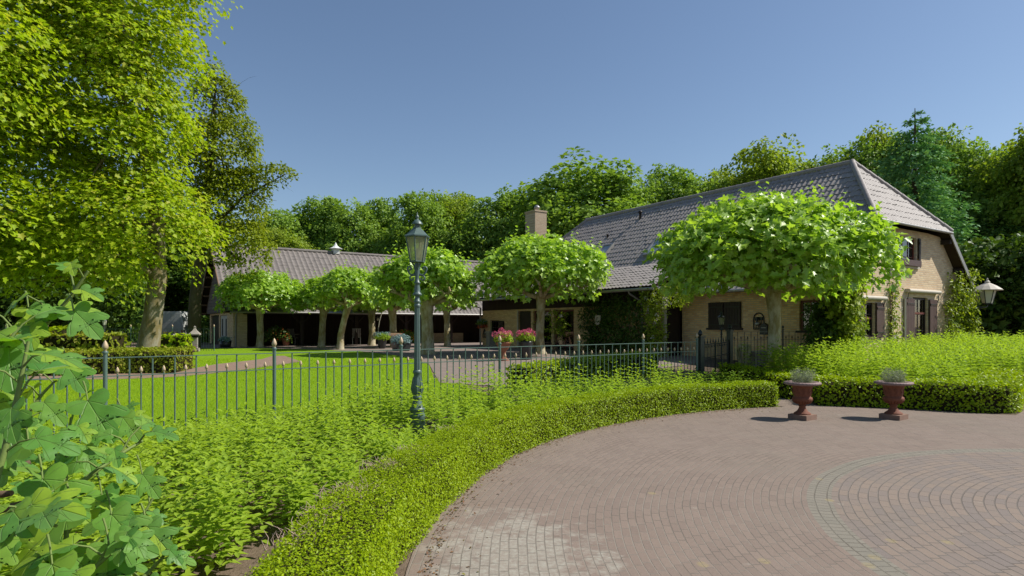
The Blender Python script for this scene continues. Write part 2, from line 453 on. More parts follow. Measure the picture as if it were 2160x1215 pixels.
# ================================================================ SETTING: ground sheets
def cdt_sheet(name, poly, dz, mat, step=.6, label=None):
    xs = [p[0] for p in poly]; ys = [p[1] for p in poly]
    bd = []
    n = len(poly)
    for i in range(n):                      # edges cut fine enough to follow the rise
        a = Vector(poly[i]); b = Vector(poly[(i+1) % n]); k = max(1, int((b - a).length / step))
        for j in range(k): bd.append(a.lerp(b, j / k))
    nb = len(bd); pts = list(bd)
    y = min(ys) + step * .37
    while y < max(ys):
        x = min(xs) + step * .41
        while x < max(xs):
            pts.append(Vector((x, y))); x += step * 2
        y += step
    r = delaunay_2d_cdt(pts, [], [list(range(nb))], 1, 1e-5)
    vs = [(p[0], p[1], ground(p[0], p[1]) + dz) for p in r[0]]
    mb = MB(); mb.v = vs; mb.f = [list(f) for f in r[2]]; mb.sm = [True] * len(r[2])
    o = mb.build(name, mat, None, False)
    me = o.data
    if me.polygons and me.polygons[0].normal.z < 0: me.flip_normals()
    tag(o, kind='structure')
    return o

def M_ground():
    m, nt, out = newmat('soil'); co = obj_co(nt)
    f = noise(nt, co, .5, 5); f2 = noise(nt, co, 9, 6, .7); f3 = noise(nt, co, 60, 3)
    col = mixc(nt, f2, (.10,.07,.05), (.26,.195,.15))
    g = mth(nt, 'MULTIPLY', mth(nt, 'SUBTRACT', f, .5, clamp=True), 5, clamp=True)
    col = mixc(nt, mth(nt, 'MULTIPLY', g, .5), col, (0.035,0.052,0.010))
    principled(nt, out, col, .95, .1, 0, mth(nt, 'ADD', f2, mth(nt, 'MULTIPLY', f3, .4)), .8, .03)
    return m

def M_lawn():
    m, nt, out = newmat('mown_grass'); co = obj_co(nt)
    f = noise(nt, co, .6, 4); f2 = noise(nt, co, 14, 5, .7); f3 = noise(nt, co, 90, 3, .7)
    col = mixc(nt, f, (0.19,0.33,0.006), (0.26,0.40,0.010))
    col = mixc(nt, mth(nt, 'MULTIPLY', f3, .7), col, (0.098,0.231,0.004))
    col = mixc(nt, mth(nt, 'MULTIPLY', mth(nt, 'SUBTRACT', f2, .45, clamp=True), 2.4, clamp=True), col, (0.252,0.378,0.014))
    principled(nt, out, col, .8, .15, 0, f3, .7, .03)
    return m

C1 = (6.3, 4.0); C2 = (7.1, 4.45)

def M_paving():
    m, nt, out = newmat('circular_brick_paving'); co = obj_co(nt)
    sp = nt.nodes.new('ShaderNodeSeparateXYZ'); nt.links.new(co, sp.inputs[0])
    X, Y = sp.outputs[0], sp.outputs[1]
    def dist(c):
        dx = mth(nt, 'SUBTRACT', X, c[0]); dy = mth(nt, 'SUBTRACT', Y, c[1])
        return dx, dy, mth(nt, 'SQRT', mth(nt, 'ADD', mth(nt, 'MULTIPLY', dx, dx), mth(nt, 'MULTIPLY', dy, dy)))
    dx, dy, r1 = dist(C1); _, _, r2 = dist(C2)
    t = mth(nt, 'DIVIDE', mth(nt, 'SUBTRACT', r1, 4.0), 3.4, clamp=True)
    rho = mth(nt, 'ADD', mth(nt, 'MULTIPLY', r1, mth(nt, 'SUBTRACT', 1.0, t)), mth(nt, 'MULTIPLY', r2, t))
    wob = noise(nt, co, .9, 2)
    rho = mth(nt, 'ADD', rho, mth(nt, 'MULTIPLY', mth(nt, 'SUBTRACT', wob, .5), .05))
    ca, sa = math.cos(math.radians(145)), math.sin(math.radians(145))
    xr = mth(nt, 'ADD', mth(nt, 'MULTIPLY', dx, ca), mth(nt, 'MULTIPLY', dy, sa))
    yr = mth(nt, 'SUBTRACT', mth(nt, 'MULTIPLY', dy, ca), mth(nt, 'MULTIPLY', dx, sa))
    th = mth(nt, 'ARCTAN2', yr, xr)
    def bricks(rh, bw, c1, c2, mo, ms=.006):
        row = mth(nt, 'MULTIPLY', mth(nt, 'ADD', mth(nt, 'FLOOR', mth(nt, 'DIVIDE', rho, rh)), .5), rh)
        cb = nt.nodes.new('ShaderNodeCombineXYZ')
        nt.links.new(mth(nt, 'ADD', mth(nt, 'MULTIPLY', th, row), 40.0), cb.inputs[0]); nt.links.new(rho, cb.inputs[1])
        b = nt.nodes.new('ShaderNodeTexBrick'); nt.links.new(cb.outputs[0], b.inputs['Vector'])
        b.inputs['Scale'].default_value = 1; b.inputs['Brick Width'].default_value = bw; b.inputs['Row Height'].default_value = rh
        b.inputs['Mortar Size'].default_value = ms; b.inputs['Mortar Smooth'].default_value = .3; b.inputs['Bias'].default_value = 0
        b.inputs['Color1'].default_value = (*c1, 1); b.inputs['Color2'].default_value = (*c2, 1); b.inputs['Mortar'].default_value = (*mo, 1)
        return b
    b1 = bricks(.080, .198, (0.248,0.177,0.140), (0.210,0.149,0.119), (.265,.22,.18))
    b2 = bricks(.080, .198, (0.256,0.186,0.144), (0.195,0.156,0.139), (.175,.15,.13))
    b3 = bricks(.105, .088, (.245,.215,.17), (.21,.19,.15), (0.165,0.149,0.116))
    inner = mth(nt, 'LESS_THAN', rho, 3.74); ring = mth(nt, 'MULTIPLY', mth(nt, 'GREATER_THAN', rho, 3.74), mth(nt, 'LESS_THAN', rho, 3.95))
    col = mixc(nt, inner, b1.outputs['Color'], b2.outputs['Color'])
    col = mixc(nt, ring, col, b3.outputs['Color'])
    fac = mth(nt, 'ADD', b1.outputs['Fac'], mth(nt, 'MULTIPLY', ring, mth(nt, 'SUBTRACT', b3.outputs['Fac'], b1.outputs['Fac'])))
    f = noise(nt, co, .8, 5); f2 = noise(nt, co, 30, 4, .7); f3 = noise(nt, co, 3.5, 5, .7)
    jn = mth(nt, 'MULTIPLY', mth(nt, 'SUBTRACT', noise(nt, co, 1.7, 3), .46, clamp=True), 9, clamp=True)
    col = mixc(nt, mth(nt, 'MULTIPLY', mth(nt, 'MULTIPLY', fac, jn), .48), col, (.06,.045,.035))
    moss = mth(nt, 'MULTIPLY', mth(nt, 'SUBTRACT', noise(nt, co, .45, 4), .5, clamp=True), 3.2, clamp=True)
    col = mixc(nt, mth(nt, 'MULTIPLY', moss, .35), col, (.15,.135,.10))
    col = mixc(nt, mth(nt, 'MULTIPLY', f, .35), col, (0.280,0.217,0.175))
    col = mixc(nt, mth(nt, 'MULTIPLY', f2, .35), col, (0.119,0.087,0.070))
    # lime bloom on the bricks by the hedge, and a few sand spots
    def spot(cx, cy, rx, ry):
        a = mth(nt, 'DIVIDE', mth(nt, 'SUBTRACT', X, cx), rx); b = mth(nt, 'DIVIDE', mth(nt, 'SUBTRACT', Y, cy), ry)
        return mth(nt, 'SUBTRACT', 1.0, mth(nt, 'ADD', mth(nt, 'MULTIPLY', a, a), mth(nt, 'MULTIPLY', b, b)), clamp=True)
    e = spot(.02, 4.2, .85, 1.45)
    pb = nt.nodes.new('ShaderNodeTexWhiteNoise'); pb.noise_dimensions = '2D'
    e = mth(nt, 'MULTIPLY', mth(nt, 'SUBTRACT', mth(nt, 'ADD', mth(nt, 'MULTIPLY', e, .42), mth(nt, 'MULTIPLY', f3, 1.25)), .80, clamp=True), 6, clamp=True)
    e2 = mth(nt, 'MULTIPLY', mth(nt, 'SUBTRACT', f2, .40, clamp=True), 4, clamp=True)
    e = mth(nt, 'MULTIPLY', e, mth(nt, 'ADD', mth(nt, 'MULTIPLY', e2, .6), .4))
    e = mth(nt, 'MULTIPLY', e, mth(nt, 'SUBTRACT', 1.0, mth(nt, 'MULTIPLY', b1.outputs['Fac'], .7)))
    sc = noise(nt, co, 6, 6, .75)
    sca = mth(nt, 'MULTIPLY', mth(nt, 'SUBTRACT', sc, .66, clamp=True), 9, clamp=True)
    e = mth(nt, 'MAXIMUM', e, mth(nt, 'MULTIPLY', sca, mth(nt, 'MULTIPLY', spot(.6, 5.2, 2.6, 3.2), .7)))
    col = mixc(nt, mth(nt, 'MULTIPLY', e, .78), col, (.37,.335,.275))
    ss = None
    for px, py in ((1375,1042),(1482,1193),(1612,1186),(1750,1057),(1728,1012),(1880,1143),(1845,1178),(1832,1195),(1998,1146)):
        Yw = EYE * FPX / (py - 687); Xw = (px - 1080) / FPX * Yw
        s1 = spot(Xw, Yw, .045, .06)
        ss = s1 if ss is None else mth(nt, 'MAXIMUM', ss, s1)
    ss = mth(nt, 'MULTIPLY', mth(nt, 'MULTIPLY', ss, 1.6, clamp=True), mth(nt, 'MULTIPLY', mth(nt, 'SUBTRACT', f2, .25, clamp=True), 2.5), clamp=True)
    col = mixc(nt, mth(nt, 'MULTIPLY', ss, .7), col, (0.322,0.245,0.119))
    col = mixc(nt, 1.0, col, (1.08, 1.15, 1.18), 'MULTIPLY')
    h = mth(nt, 'SUBTRACT', mth(nt, 'MULTIPLY', f2, .35), fac)
    principled(nt, out, col, .85, .2, 0, h, .9, .008)
    return m

def M_paver2(name, c1, c2):
    m, nt, out = newmat(name); co = obj_co(nt)
    mp = nt.nodes.new('ShaderNodeMapping'); mp.inputs['Rotation'].default_value = (0, 0, .6); nt.links.new(co, mp.inputs[0])
    b = nt.nodes.new('ShaderNodeTexBrick'); nt.links.new(mp.outputs[0], b.inputs['Vector'])
    b.inputs['Scale'].default_value = 1; b.inputs['Brick Width'].default_value = .205; b.inputs['Row Height'].default_value = .1
    b.inputs['Mortar Size'].default_value = .005
    b.inputs['Color1'].default_value = (*c1, 1); b.inputs['Color2'].default_value = (*c2, 1); b.inputs['Mortar'].default_value = (.16,.13,.11,1)
    f = noise(nt, co, 1.2, 5)
    col = mixc(nt, mth(nt, 'MULTIPLY', f, .5), b.outputs['Color'], tuple(x * 1.25 for x in c1))
    principled(nt, out, col, .88, .2, 0, f, .3, .006)
    return m

soil = M_ground(); lawnm = M_lawn(); pav = M_paving()
pav2 = M_paver2('courtyard_pavers', (0.247,0.199,0.173), (0.203,0.158,0.139)); pav3 = M_paver2('garden_path_bricks', (.27,.185,.14), (.22,.15,.115))

# one ground sheet to the horizon, rising gently towards the house
xs = [-500, -200, -90, -50, -25, -10, 0, 10, 25, 50, 90, 200, 500]
ys = [-120, -30, 0, 8] + [12 + .5 * i for i in range(29)] + [32, 60, 120, 300, 700]
mb = MB(); mb.v = [(x, y, ground(x, y)) for y in ys for x in xs]
nx = len(xs)
mb.f = [[j*nx+i, j*nx+i+1, (j+1)*nx+i+1, (j+1)*nx+i] for j in range(len(ys)-1) for i in range(nx-1)]
mb.sm = [True] * len(mb.f)
tag(mb.build('ground', soil, None, False), kind='structure')

F0 = Vector((-5.1, 7.02)); FD = Vector((.785, .62)).normalized()
def fpt(t): return F0 + FD * t

# lawn behind the fence
lawn_far = [onground(px, py) for px, py in ((430,733.8),(540,734.6),(640,736.2),(760,741),(850,751),(905,768))]
lawn_poly = [tuple(fpt(-9) + Vector((-.5,.62))*.8), tuple(fpt(2) + Vector((-.5,.62))*.9), tuple(fpt(7.3) + Vector((-.5,.62))*.9), (-1.2, 15.5), (-2.2, 17.2)] + lawn_far[::-1] + [(-16.2, 32), (-24, 33), (-40, 33), (-40, 4)]
cdt_sheet('lawn', lawn_poly, .006, lawnm)
# courtyard in front of the barn, running under the pergola roof and up to the house
court = [onground(px, py) for px, py in ((400,734.5),(540,735.2),(640,736.8),(760,741.8),(850,752),(905,769))] + [(-1.9,16.1),(.2,15.2),(3.0,17.8),(6.0,20.6),(8.4,24),(0,36),(3,44),(-2,50),(-16.5,40.2),(-19.3,34)]
cdt_sheet('courtyard', court, .012, pav2)
# brick path curving through the lawn
pl = [onground(px, py) for px, py in ((60,803),(130,802),(220,801),(300,799),(380,795),(443,789),(520,780),(585,771),(635,763.5))]
pu = [onground(px, py) for px, py in ((600,751),(575,751.5),(553,758),(500,764),(459,768.5),(411,777),(330,785),(220,788),(60,790))]
cdt_sheet('garden_path', pl + pu, .012, pav3, .4)
# round forecourt
def arc(c, r, a0, a1, n=40):
    return [(c[0] + r * math.cos(math.radians(a0 + (a1-a0) * i / n)), c[1] + r * math.sin(math.radians(a0 + (a1-a0) * i / n))) for i in range(n + 1)]
fore = arc(C2, 7.80, 103, 218) + [(-1, -9), (30, -9), (30, 14.5), (17, 13.2), (12.5, 13.6), (11.2, 13.0), (8.95, 10.9), (6.05, 12.2), (6.1, 13.2), (5.55, 15.8), (5.1, 16.4), (4.3, 15.3), (4.9, 13.6), (5.15, 12.6)]
cdt_sheet('forecourt', fore, .008, pav, .5)

# ================================================================ HEDGES
def path_pts(line, step):
    out = []
    for a, b in zip(line[:-1], line[1:]):
        a = Vector(a); b = Vector(b); k = max(1, int((b - a).length / step))
        out += [a.lerp(b, j / k) for j in range(k)]
    out.append(Vector(line[-1])); return out

def hedge(line, w, h, leaf, dens, label, group=None, mat='box', taper=.0, rng=None, wfun=None):
    rng = rng or np.random.default_rng(len(line) * 17 + int(h * 100))
    root = empty('clipped_hedge', (line[0][0], line[0][1], ground(*line[0])), 0, label, 'hedge', group)
    inv = Matrix.Translation(-Vector(root.location))
    pts = path_pts(line, .25); n = len(pts)
    prof = [(-.5, .02), (-.5, .86), (-.42, .97), (0, 1.0), (.42, .97), (.5, .86), (.5, .02)]
    mb = MB(inv)
    dirs = []
    wd = [wfun(i/(n-1)) if wfun else w for i in range(n)]
    for i in range(n):
        d = pts[min(i+1, n-1)] - pts[max(i-1, 0)]; d.normalize(); dirs.append(Vector((-d.y, d.x)))
    def sec(i, s, inset):
        p = pts[i]; q = dirs[i]
        return [(p.x + q.x * a * (wd[i] - inset), p.y + q.y * a * (wd[i] - inset), ground(p.x, p.y) + z * (h - inset * .5)) for a, z in prof]
    vs = []; fs = []; k = len(prof)
    for i in range(n): vs += sec(i, 0, .09)
    for i in range(n - 1):
        for j in range(k - 1): fs.append((i*k+j, i*k+j+1, (i+1)*k+j+1, (i+1)*k+j))
    fs += [tuple(range(k)), tuple(range((n-1)*k + k - 1, (n-1)*k - 1, -1))]
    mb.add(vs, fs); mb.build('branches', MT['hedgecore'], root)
    # leaves over the surface
    per = 2 * h + w
    P = np.array([(p.x, p.y) for p in pts]); Q = np.array([(q.x, q.y) for q in dirs])
    seg = np.linalg.norm(np.diff(P, axis=0), axis=1)
    PP = []; NN = []; SS = []
    for i in range(n - 1):
        w = wd[i]; per = 2 * h + w
        mid = (P[i] + P[i+1]) / 2; dist = max(1.5, np.linalg.norm(mid))
        sz = leaf * max(1.0, dist / 6.0) ** .75
        turn = float(np.linalg.norm(Q[i+1] - Q[i])) * .5 * w / max(seg[i], .01)
        cnt = int(dens * seg[i] * per * (leaf / sz) ** 2 * (1 + turn))
        u = rng.random(cnt); s = rng.random(cnt) * per
        base = P[i] + (P[i+1] - P[i]) * u[:, None]; q = (Q[i] + (Q[i+1] - Q[i]) * u[:, None]).T
        side1 = s < h; side2 = s > h + w; top = ~(side1 | side2)
        a = np.where(side1, -.5, np.where(side2, .5, (s - h) / w - .5)) * w
        z = np.where(side1, s, np.where(side2, per - s, h))
        # rounded shoulder
        near = np.clip((np.abs(a) / w - .38) / .12, 0, 1); z = z - np.where(top, near ** 2 * .05 * h / .5, 0)
        bump = .02 * np.sin(base[:, 0] * 5.1 + z * 6) * np.sin(base[:, 1] * 4.3 + 1.3 * z)
        j = rng.normal(0, .017, cnt) + bump
        nx_ = np.where(side1, -1, np.where(side2, 1, 0)) * 1.0
        nz = np.where(top, 1.0, 0.12)
        px = base[:, 0] + q[0] * (a + nx_ * j); py = base[:, 1] + q[1] * (a + nx_ * j)
        pz = gnp(py) + np.maximum(.02, z + np.where(top, j, 0))
        N = np.stack([q[0] * nx_, q[1] * nx_, nz], 1) + rng.normal(0, .5, (cnt, 3))
        N[:, 2] += .25
        PP.append(np.stack([px, py, pz], 1)); NN.append(N); SS.append(sz * rng.uniform(.7, 1.3, cnt))
    for e, sgn in ((0, -1), (n - 1, 1)):      # ends
        dist = max(1.5, np.linalg.norm(P[e])); sz = leaf * max(1.0, dist / 6.0) ** .75
        cnt = int(dens * w * h * (leaf / sz) ** 2)
        q = Q[e]; d = np.array([q[1], -q[0]]) * sgn
        a = (rng.random(cnt) - .5) * w; z = rng.random(cnt) * h; j = rng.normal(0, .03, cnt)
        px = P[e, 0] + q[0] * a + d[0] * j; py = P[e, 1] + q[1] * a + d[1] * j
        N = np.stack([np.full(cnt, d[0]), np.full(cnt, d[1]), np.full(cnt, .2)], 1) + rng.normal(0, .5, (cnt, 3))
        PP.append(np.stack([px, py, gnp(py) + z + .02], 1)); NN.append(N); SS.append(sz * rng.uniform(.7, 1.3, cnt))
    P3 = np.concatenate(PP) - np.array(root.location)
    Cloud().add(L_BOX, P3, np.concatenate(NN), np.concatenate(SS), rng=rng).build('foliage', MT[mat], root)
    return root

def fw(f):
    a = 103.8 + 110.2 * f
    return .78 - .3 * min(1, max(0, (a - 108) / 22)) + .62 * min(1, max(0, (a - 172) / 22))
front_line = [arc(C2, 7.71 + fw(i / 70) / 2, 103.8 + 110.2 * i / 70, 104, 1)[0] for i in range(71)]
front = hedge(front_line, .5, .46, .0195, 8600, 'low clipped box hedge curving along the left edge of the round brick forecourt')
# dead, pinkish twigs where the near hedge has died back
rr = random.Random(4); deadm = M_plain('dead_twig_bark', (.5,.37,.30), .9, .1, 0, .2, 30)
for cx, cy, n, sp in ((735,1040,120,.09),(815,985,120,.08),(865,955,70,.08),(945,908,30,.07),(690,1085,60,.08),(620,1135,40,.07)):
    z0 = .43; tw = MB(Matrix.Translation(-Vector(front.location)))
    Yc = (EYE - z0) * FPX / (cy - 687); Xc = (cx - 1080) / FPX * Yc
    for _ in range(n):
        x = Xc + rr.gauss(0, sp); y = Yc + rr.gauss(0, sp)
        tw.tube([(x, y, z0 - .05), (x + rr.gauss(0,.018), y + rr.gauss(0,.018), z0 + .015), (x + rr.gauss(0,.04), y + rr.gauss(0,.04), z0 + .03 + rr.random()*.035)], [.003,.0022,.001], 4, False)
    tw.build('dead_twigs', deadm, front)

hedge([(6.25,12.7),(7.6,12.25),(8.35,11.82),(8.72,11.58),(8.95,11.55),(9.12,11.68),(9.5,12.1),(10.3,13.0),(11.6,14.3)], .85, .52, .03, 3200, 'low clipped box hedge with a corner, right behind the two iron urns')
hedge([(6.2,13.2),(5.95,14.6),(5.7,16.1)], .55, .5, .03, 2800, 'short shaded box hedge along the path between the forecourt and the iron gate')
# hedges on the lawn
lb = onground(140, 790); le = onground(408, 786)
hedge([(le[0]-9, le[1]-.2), (lb[0], lb[1]+.2), (-11.5, le[1]+.35), (le[0]-.5, le[1]+.4)], 1.2, .66, .036, 2600, 'thick clipped hedge with bare brown patches, standing on the lawn beside the curved path', mat='boxfar')
hedge([(-23, 25.5), (-16.2, 25.2)], .9, .78, .07, 600, 'dark low hedge in shade behind the lawn, left of the leaning maple trunk', mat='boxfar')
hedge([(-14.6, 25.6), (-13.6, 25.7)], .9, .72, .07, 700, 'short sunlit yellow-green hedge right of the leaning maple trunk', mat='box')
hedge([(-21.6, 27.3), (-19.7, 27.3)], .9, 1.0, .07, 700, 'clipped light green bush block by the rear iron fence', mat='box')
hedge([(.2,14.2),(2.0,16.4),(4.0,18.0)], .8, .62, .045, 1400, 'low box hedge behind the long iron fence, in front of the house door')

# ================================================================ SHRUB BEDS
def shoot(nw, h, leaf, rng, bare=.15):
    """one upright shoot: pairs of pointed leaves up a stem, a tuft at the tip"""
    P = []; N = []; T = []; S = []
    for i in range(nw):
        f = bare + (1 - bare) * i / (nw - 1)
        for s in (0, 1):
            a = i * 1.4 + s * PI + rng.normal(0, .25)
            up = .15 + .75 * f ** 3 + rng.normal(0, .12)
            d = np.array([math.cos(a), math.sin(a), up]); d /= np.linalg.norm(d)
            side = np.array([-math.sin(a), math.cos(a), 0]); nn = np.cross(d, side)
            if nn[2] < 0: nn = -nn
            P.append((d[0]*.01, d[1]*.01, f * h)); T.append(d); N.append(nn)
            S.append(leaf * (1.05 - .45 * f ** 2) * rng.uniform(.8, 1.2))
    return [np.array(x) for x in (P, N, T, S)]

def inside(poly, x, y):
    c = np.zeros(len(x), bool); n = len(poly)
    for i in range(n):
        x0, y0 = poly[i]; x1, y1 = poly[(i+1) % n]
        if y0 == y1: continue
        k = ((y0 > y) != (y1 > y)) & (x < (x1 - x0) * (y - y0) / (y1 - y0) + x0)
        c ^= k
    return c

def shrub_bed(name, poly, dens, height, nw, leaf, mat, seed, label, cat, bare=.2, hvar=.18, hfun=None, tpl=L_OVAL):
    rng = np.random.default_rng(seed)
    xs = [p[0] for p in poly]; ys = [p[1] for p in poly]
    area = (max(xs)-min(xs)) * (max(ys)-min(ys)); n = int(area * dens)
    x = rng.uniform(min(xs), max(xs), n); y = rng.uniform(min(ys), max(ys), n)
    k = inside(poly, x, y); x = x[k]; y = y[k]; n = len(x)
    H = height * (1 + hvar * (np.sin(x * 2.1 + 1.7 * np.sin(y * 1.3)) * .5 + np.sin(y * 2.7 + x) * .4) + rng.normal(0, .09, n))
    if hfun is not None: H = H * hfun(x, y)
    cl = Cloud(); stems = MB()
    protos = [shoot(nw, 1.0, 1.0, rng, bare) for _ in range(10)]
    which = rng.integers(0, 10, n); yaw = rng.uniform(0, 2 * PI, n)
    lx = rng.normal(0, .14, n); ly = rng.normal(0, .14, n)
    for q in range(10):
        id_ = np.where(which == q)[0]
        if len(id_) == 0: continue
        P, N, T, S = protos[q]; m = len(P); c = np.cos(yaw[id_]); s = np.sin(yaw[id_])
        def rot(V):
            return np.stack([c[:, None]*V[None,:,0] - s[:, None]*V[None,:,1], s[:, None]*V[None,:,0] + c[:, None]*V[None,:,1], np.broadcast_to(V[None,:,2], (len(id_), m))], 2)
        PP = rot(P); z = PP[:, :, 2]
        px = x[id_][:, None] + PP[:,:,0] + lx[id_][:, None] * z * H[id_][:, None]
        py = y[id_][:, None] + PP[:,:,1] + ly[id_][:, None] * z * H[id_][:, None]
        pz = gnp(y[id_])[:, None] + z * H[id_][:, None]
        sz = leaf * S[None, :] * rng.uniform(.8, 1.25, (len(id_), 1))
        cl.add(tpl, np.stack([px, py, pz], 2).reshape(-1, 3), rot(N).reshape(-1, 3), sz.reshape(-1), rot(T).reshape(-1, 3), rng)
    o = cl.build(name, MT[mat], None)
    tag(o, label, cat, kind='stuff')
    return o

def arcpt(r, a): return (C2[0] + r * math.cos(math.radians(a)), C2[1] + r * math.sin(math.radians(a)))
bed = [arcpt(8.55, 108), arcpt(8.45, 115)] + [arcpt(8.35, a) for a in (125, 135, 145, 155, 163)] + [arcpt(8.45, 171), arcpt(8.75, 180), arcpt(9.2, 190), (-3.4, 2.2), (-6.5, 4.6), tuple(fpt(-2.0)), tuple(fpt(2)), tuple(fpt(5)), tuple(fpt(8)), tuple(fpt(10.6))]
shrub_bed('shrub_bed', bed, 62, .60, 9, .095, 'shrub', 11, 'bed of knee high light green leafy shrubs between the box hedge and the iron fence', 'shrubs',
          hfun=lambda x, y: np.clip(.62 + .38 * (np.hypot(x - C2[0], y - C2[1]) - 8.3), .6, 1.1) * (1 - .36 * np.clip((-1.8 - x) / 1.6, 0, 1) * np.clip((np.hypot(x - C2[0], y - C2[1]) - 9.6) / 1.2, 0, 1)) * np.where((np.hypot(x + 1.12, y - 7.6) < .62), .5, 1) * (1 + .2 * np.clip((x + 2.2) / 1.8, 0, 1) * np.clip((np.hypot(x - C2[0], y - C2[1]) - 8.9) / .8, 0, 1)))
# taller sprigs near the fence and a shaded corner beyond
b2 = [arcpt(8.8, 102), arcpt(8.8, 109), tuple(fpt(10.6)), tuple(fpt(12.0)), (4.6, 14.4)]
shrub_bed('shade_plants', b2, 50, .5, 8, .10, 'shrubd', 12, 'darker green plants in tree shade beside the iron gate, behind the hedge end', 'shrubs')
nrm2 = Vector((-.62, .785))
b3 = [tuple(fpt(t) + nrm2 * .25) for t in (-3, 2, 6, 10)] + [tuple(fpt(t) + nrm2 * w) for t, w in ((10, 2.2), (6, 1.2), (2, .95), (-3, 1.0))]
shrub_bed('flower_border', b3, 30, .34, 7, .085, 'shrubd', 13, 'low dark green border plants along the lawn side of the iron fence', 'border plants')
b4 = [(6.55,13.3),(7.7,12.75),(8.75,12.05),(10.3,13.8),(12.2,15.0),(16,17.2),(19,21.5),(14.6,21.8),(10.9,18.3),(8.6,17.0),(7.4,16.5),(6.3,16.3)]
shrub_bed('shrub_bank', b4, 34, .92, 10, .13, 'shrub', 14, 'waist high bank of light green shrubs between the box hedge and the brick gable', 'shrubs', bare=.3, hvar=.1)

# grass blades on the nearer half of the lawn
rng = np.random.default_rng(3)
n = 90000
x = rng.uniform(-16, 2, n); y = 8.2 + 14 * rng.random(n) ** 1.3
k = inside(lawn_poly, x, y) & ~inside(pl + pu, x, y); x = x[k]; y = y[k]; n = len(x)
P = np.stack([x, y, gnp(y) + .004], 1)
T = np.stack([rng.normal(0, .45, n), rng.normal(0, .45, n), np.ones(n)], 1)
o = Cloud().add(L_BLADE, P, rnd_dirs(n, rng) * np.array([1,1,.2]), rng.uniform(.03, .065, n) * (y / 10) ** .5 , T).build('grass', MT['grass'])
tag(o, 'short mown bright green grass of the lawn behind the fence', 'grass', kind='stuff')

# ================================================================ IRON FENCE
def finial_mb(r, h):
    return MB().lathe([(r*.35,0),(r*.55,h*.06),(r*.4,h*.14),(r*.85,h*.22),(r,h*.36),(r*.9,h*.55),(r*.55,h*.78),(r*.22,h*.93),(0,h)], 10)

def fence(p0, p1, npan, H, mid, label, mat='iron', zb=None, gold='gold', per=8, group=None):
    p0 = Vector(p0); p1 = Vector(p1); d = (p1 - p0); L = d.length; d.normalize()
    ang = math.atan2(d.y, d.x)
    z0 = zb if zb is not None else 0.0
    root = empty('iron_fence', (p0.x, p0.y, z0), ang, label, 'fence', group)
    m = MT[mat]; pw = L / npan
    post = None
    for i in range(npan + 1):
        if post is None:
            mb = MB(); mb.tube([(0,0,-.1),(0,0,H+.06)], .024, 10); mb.lathe([(.03,0),(.034,.015),(.026,.03)], 10, (0,0,H+.05))
            post = mb.build('post', m, root)
            fin = finial_mb(.034, .13).build('finial', MT[gold], post); fin.location = (0, 0, H + .08)
            o = post
        else:
            o = copy_tree(post, root)
        o.location = (i * pw, 0, 0)
    for z in (H, mid):
        MB().bar((0,0,z),(L,0,z), .032, .011).build('rail', m, root)
    MB().bar((0,0,.14),(L,0,.14), .03, .011).build('rail', m, root)
    sp = pw / (2 * per); tall = short = None; shorts = 0; talls = 0
    for i in range(npan):
        for k in range(1, 2 * per):
            xx = i * pw + k * sp
            if k % 2 == 1:
                if short is None:
                    short = MB().tube([(0,0,.02),(0,0,mid+.03)], .0085, 6).build('picket', m, root)
                    f = finial_mb(.021, .085).build('finial', MT[gold], short); f.location = (0,0,mid+.025)
                    o = short
                else: o = copy_tree(short, root)
            else:
                if tall is None:
                    tall = MB().tube([(0,0,.02),(0,0,H)], .0095, 6).build('tall_picket', m, root); o = tall
                else: o = copy_tree(tall, root)
            o.location = (xx, 0, 0)
    return root

fence(fpt(.363 - 1.945 * 2), fpt(12.07), 8, 1.22, 1.0, 'long green iron fence with gilt acorn finials between the shrub bed and the lawn')
fence((6.35, 17.8), (10.3, 19.9), 2, 1.24, 1.0, 'dark iron fence behind the largest plane tree trunk, before the brick wall', 'iron_dark', .18, 'iron_dark')
fence((-25.0, 28.0), (-13.6, 28.0), 6, 1.22, 1.0, 'far iron fence in front of the dark trees, behind the leaning maple', 'iron', .23)

g0 = Vector((4.45, 14.6)); g1 = Vector((6.25, 17.7)); gd = (g1 - g0).normalized()
def gate_post(p, zb):
    r = empty('gate_post', (p[0], p[1], zb), .6, None, 'gate post')
    MB().box((0,0,.66),(.13,.13,1.32)).box((0,0,1.33),(.17,.17,.04)).build('shaft', MT['iron_dark'], r)
    f = finial_mb(.06, .16).build('finial', MT['iron_dark'], r); f.location = (0,0,1.35)
    return r
tag(gate_post(fpt(12.2), .0), 'black iron gate post at the end of the long green fence')
tag(gate_post((6.3, 17.75), .13), 'black iron gate post in front of the shuttered window, beside the small lamp')
gate = empty('iron_gate', (g0.x, g0.y, .08), math.atan2(gd.y, gd.x), 'black iron gate of spiked bars, closed in tree shade before the brick house', 'gate')
GL = (g1 - g0).length
fr = MB(); fr.bar((.02,0,.12),(GL-.02,0,.12),.035,.02).bar((.02,0,.72),(GL-.02,0,.72),.03,.015).bar((.02,0,1.05),(GL-.02,0,1.05),.03,.02)
for q in (.03, GL/2-.03, GL/2+.03, GL-.03): fr.bar((q,0,.05),(q,0,1.1),.03,.03)
fr.build('gate_frame', MT['iron_dark'], gate)
pk = None
for i in range(22):
    if pk is None:
        pk = MB().tube([(0,0,.06),(0,0,1.08)], .009, 6).lathe([(.009,1.08),(.02,1.1),(.012,1.15),(0,1.22)], 6).build('picket', MT['iron_dark'], gate); o = pk
    else:
        o = pk.copy(); COL.objects.link(o); o.parent = gate
    o.location = (.08 + (GL - .16) * i / 21, 0, 0 if i % 2 else -.12)

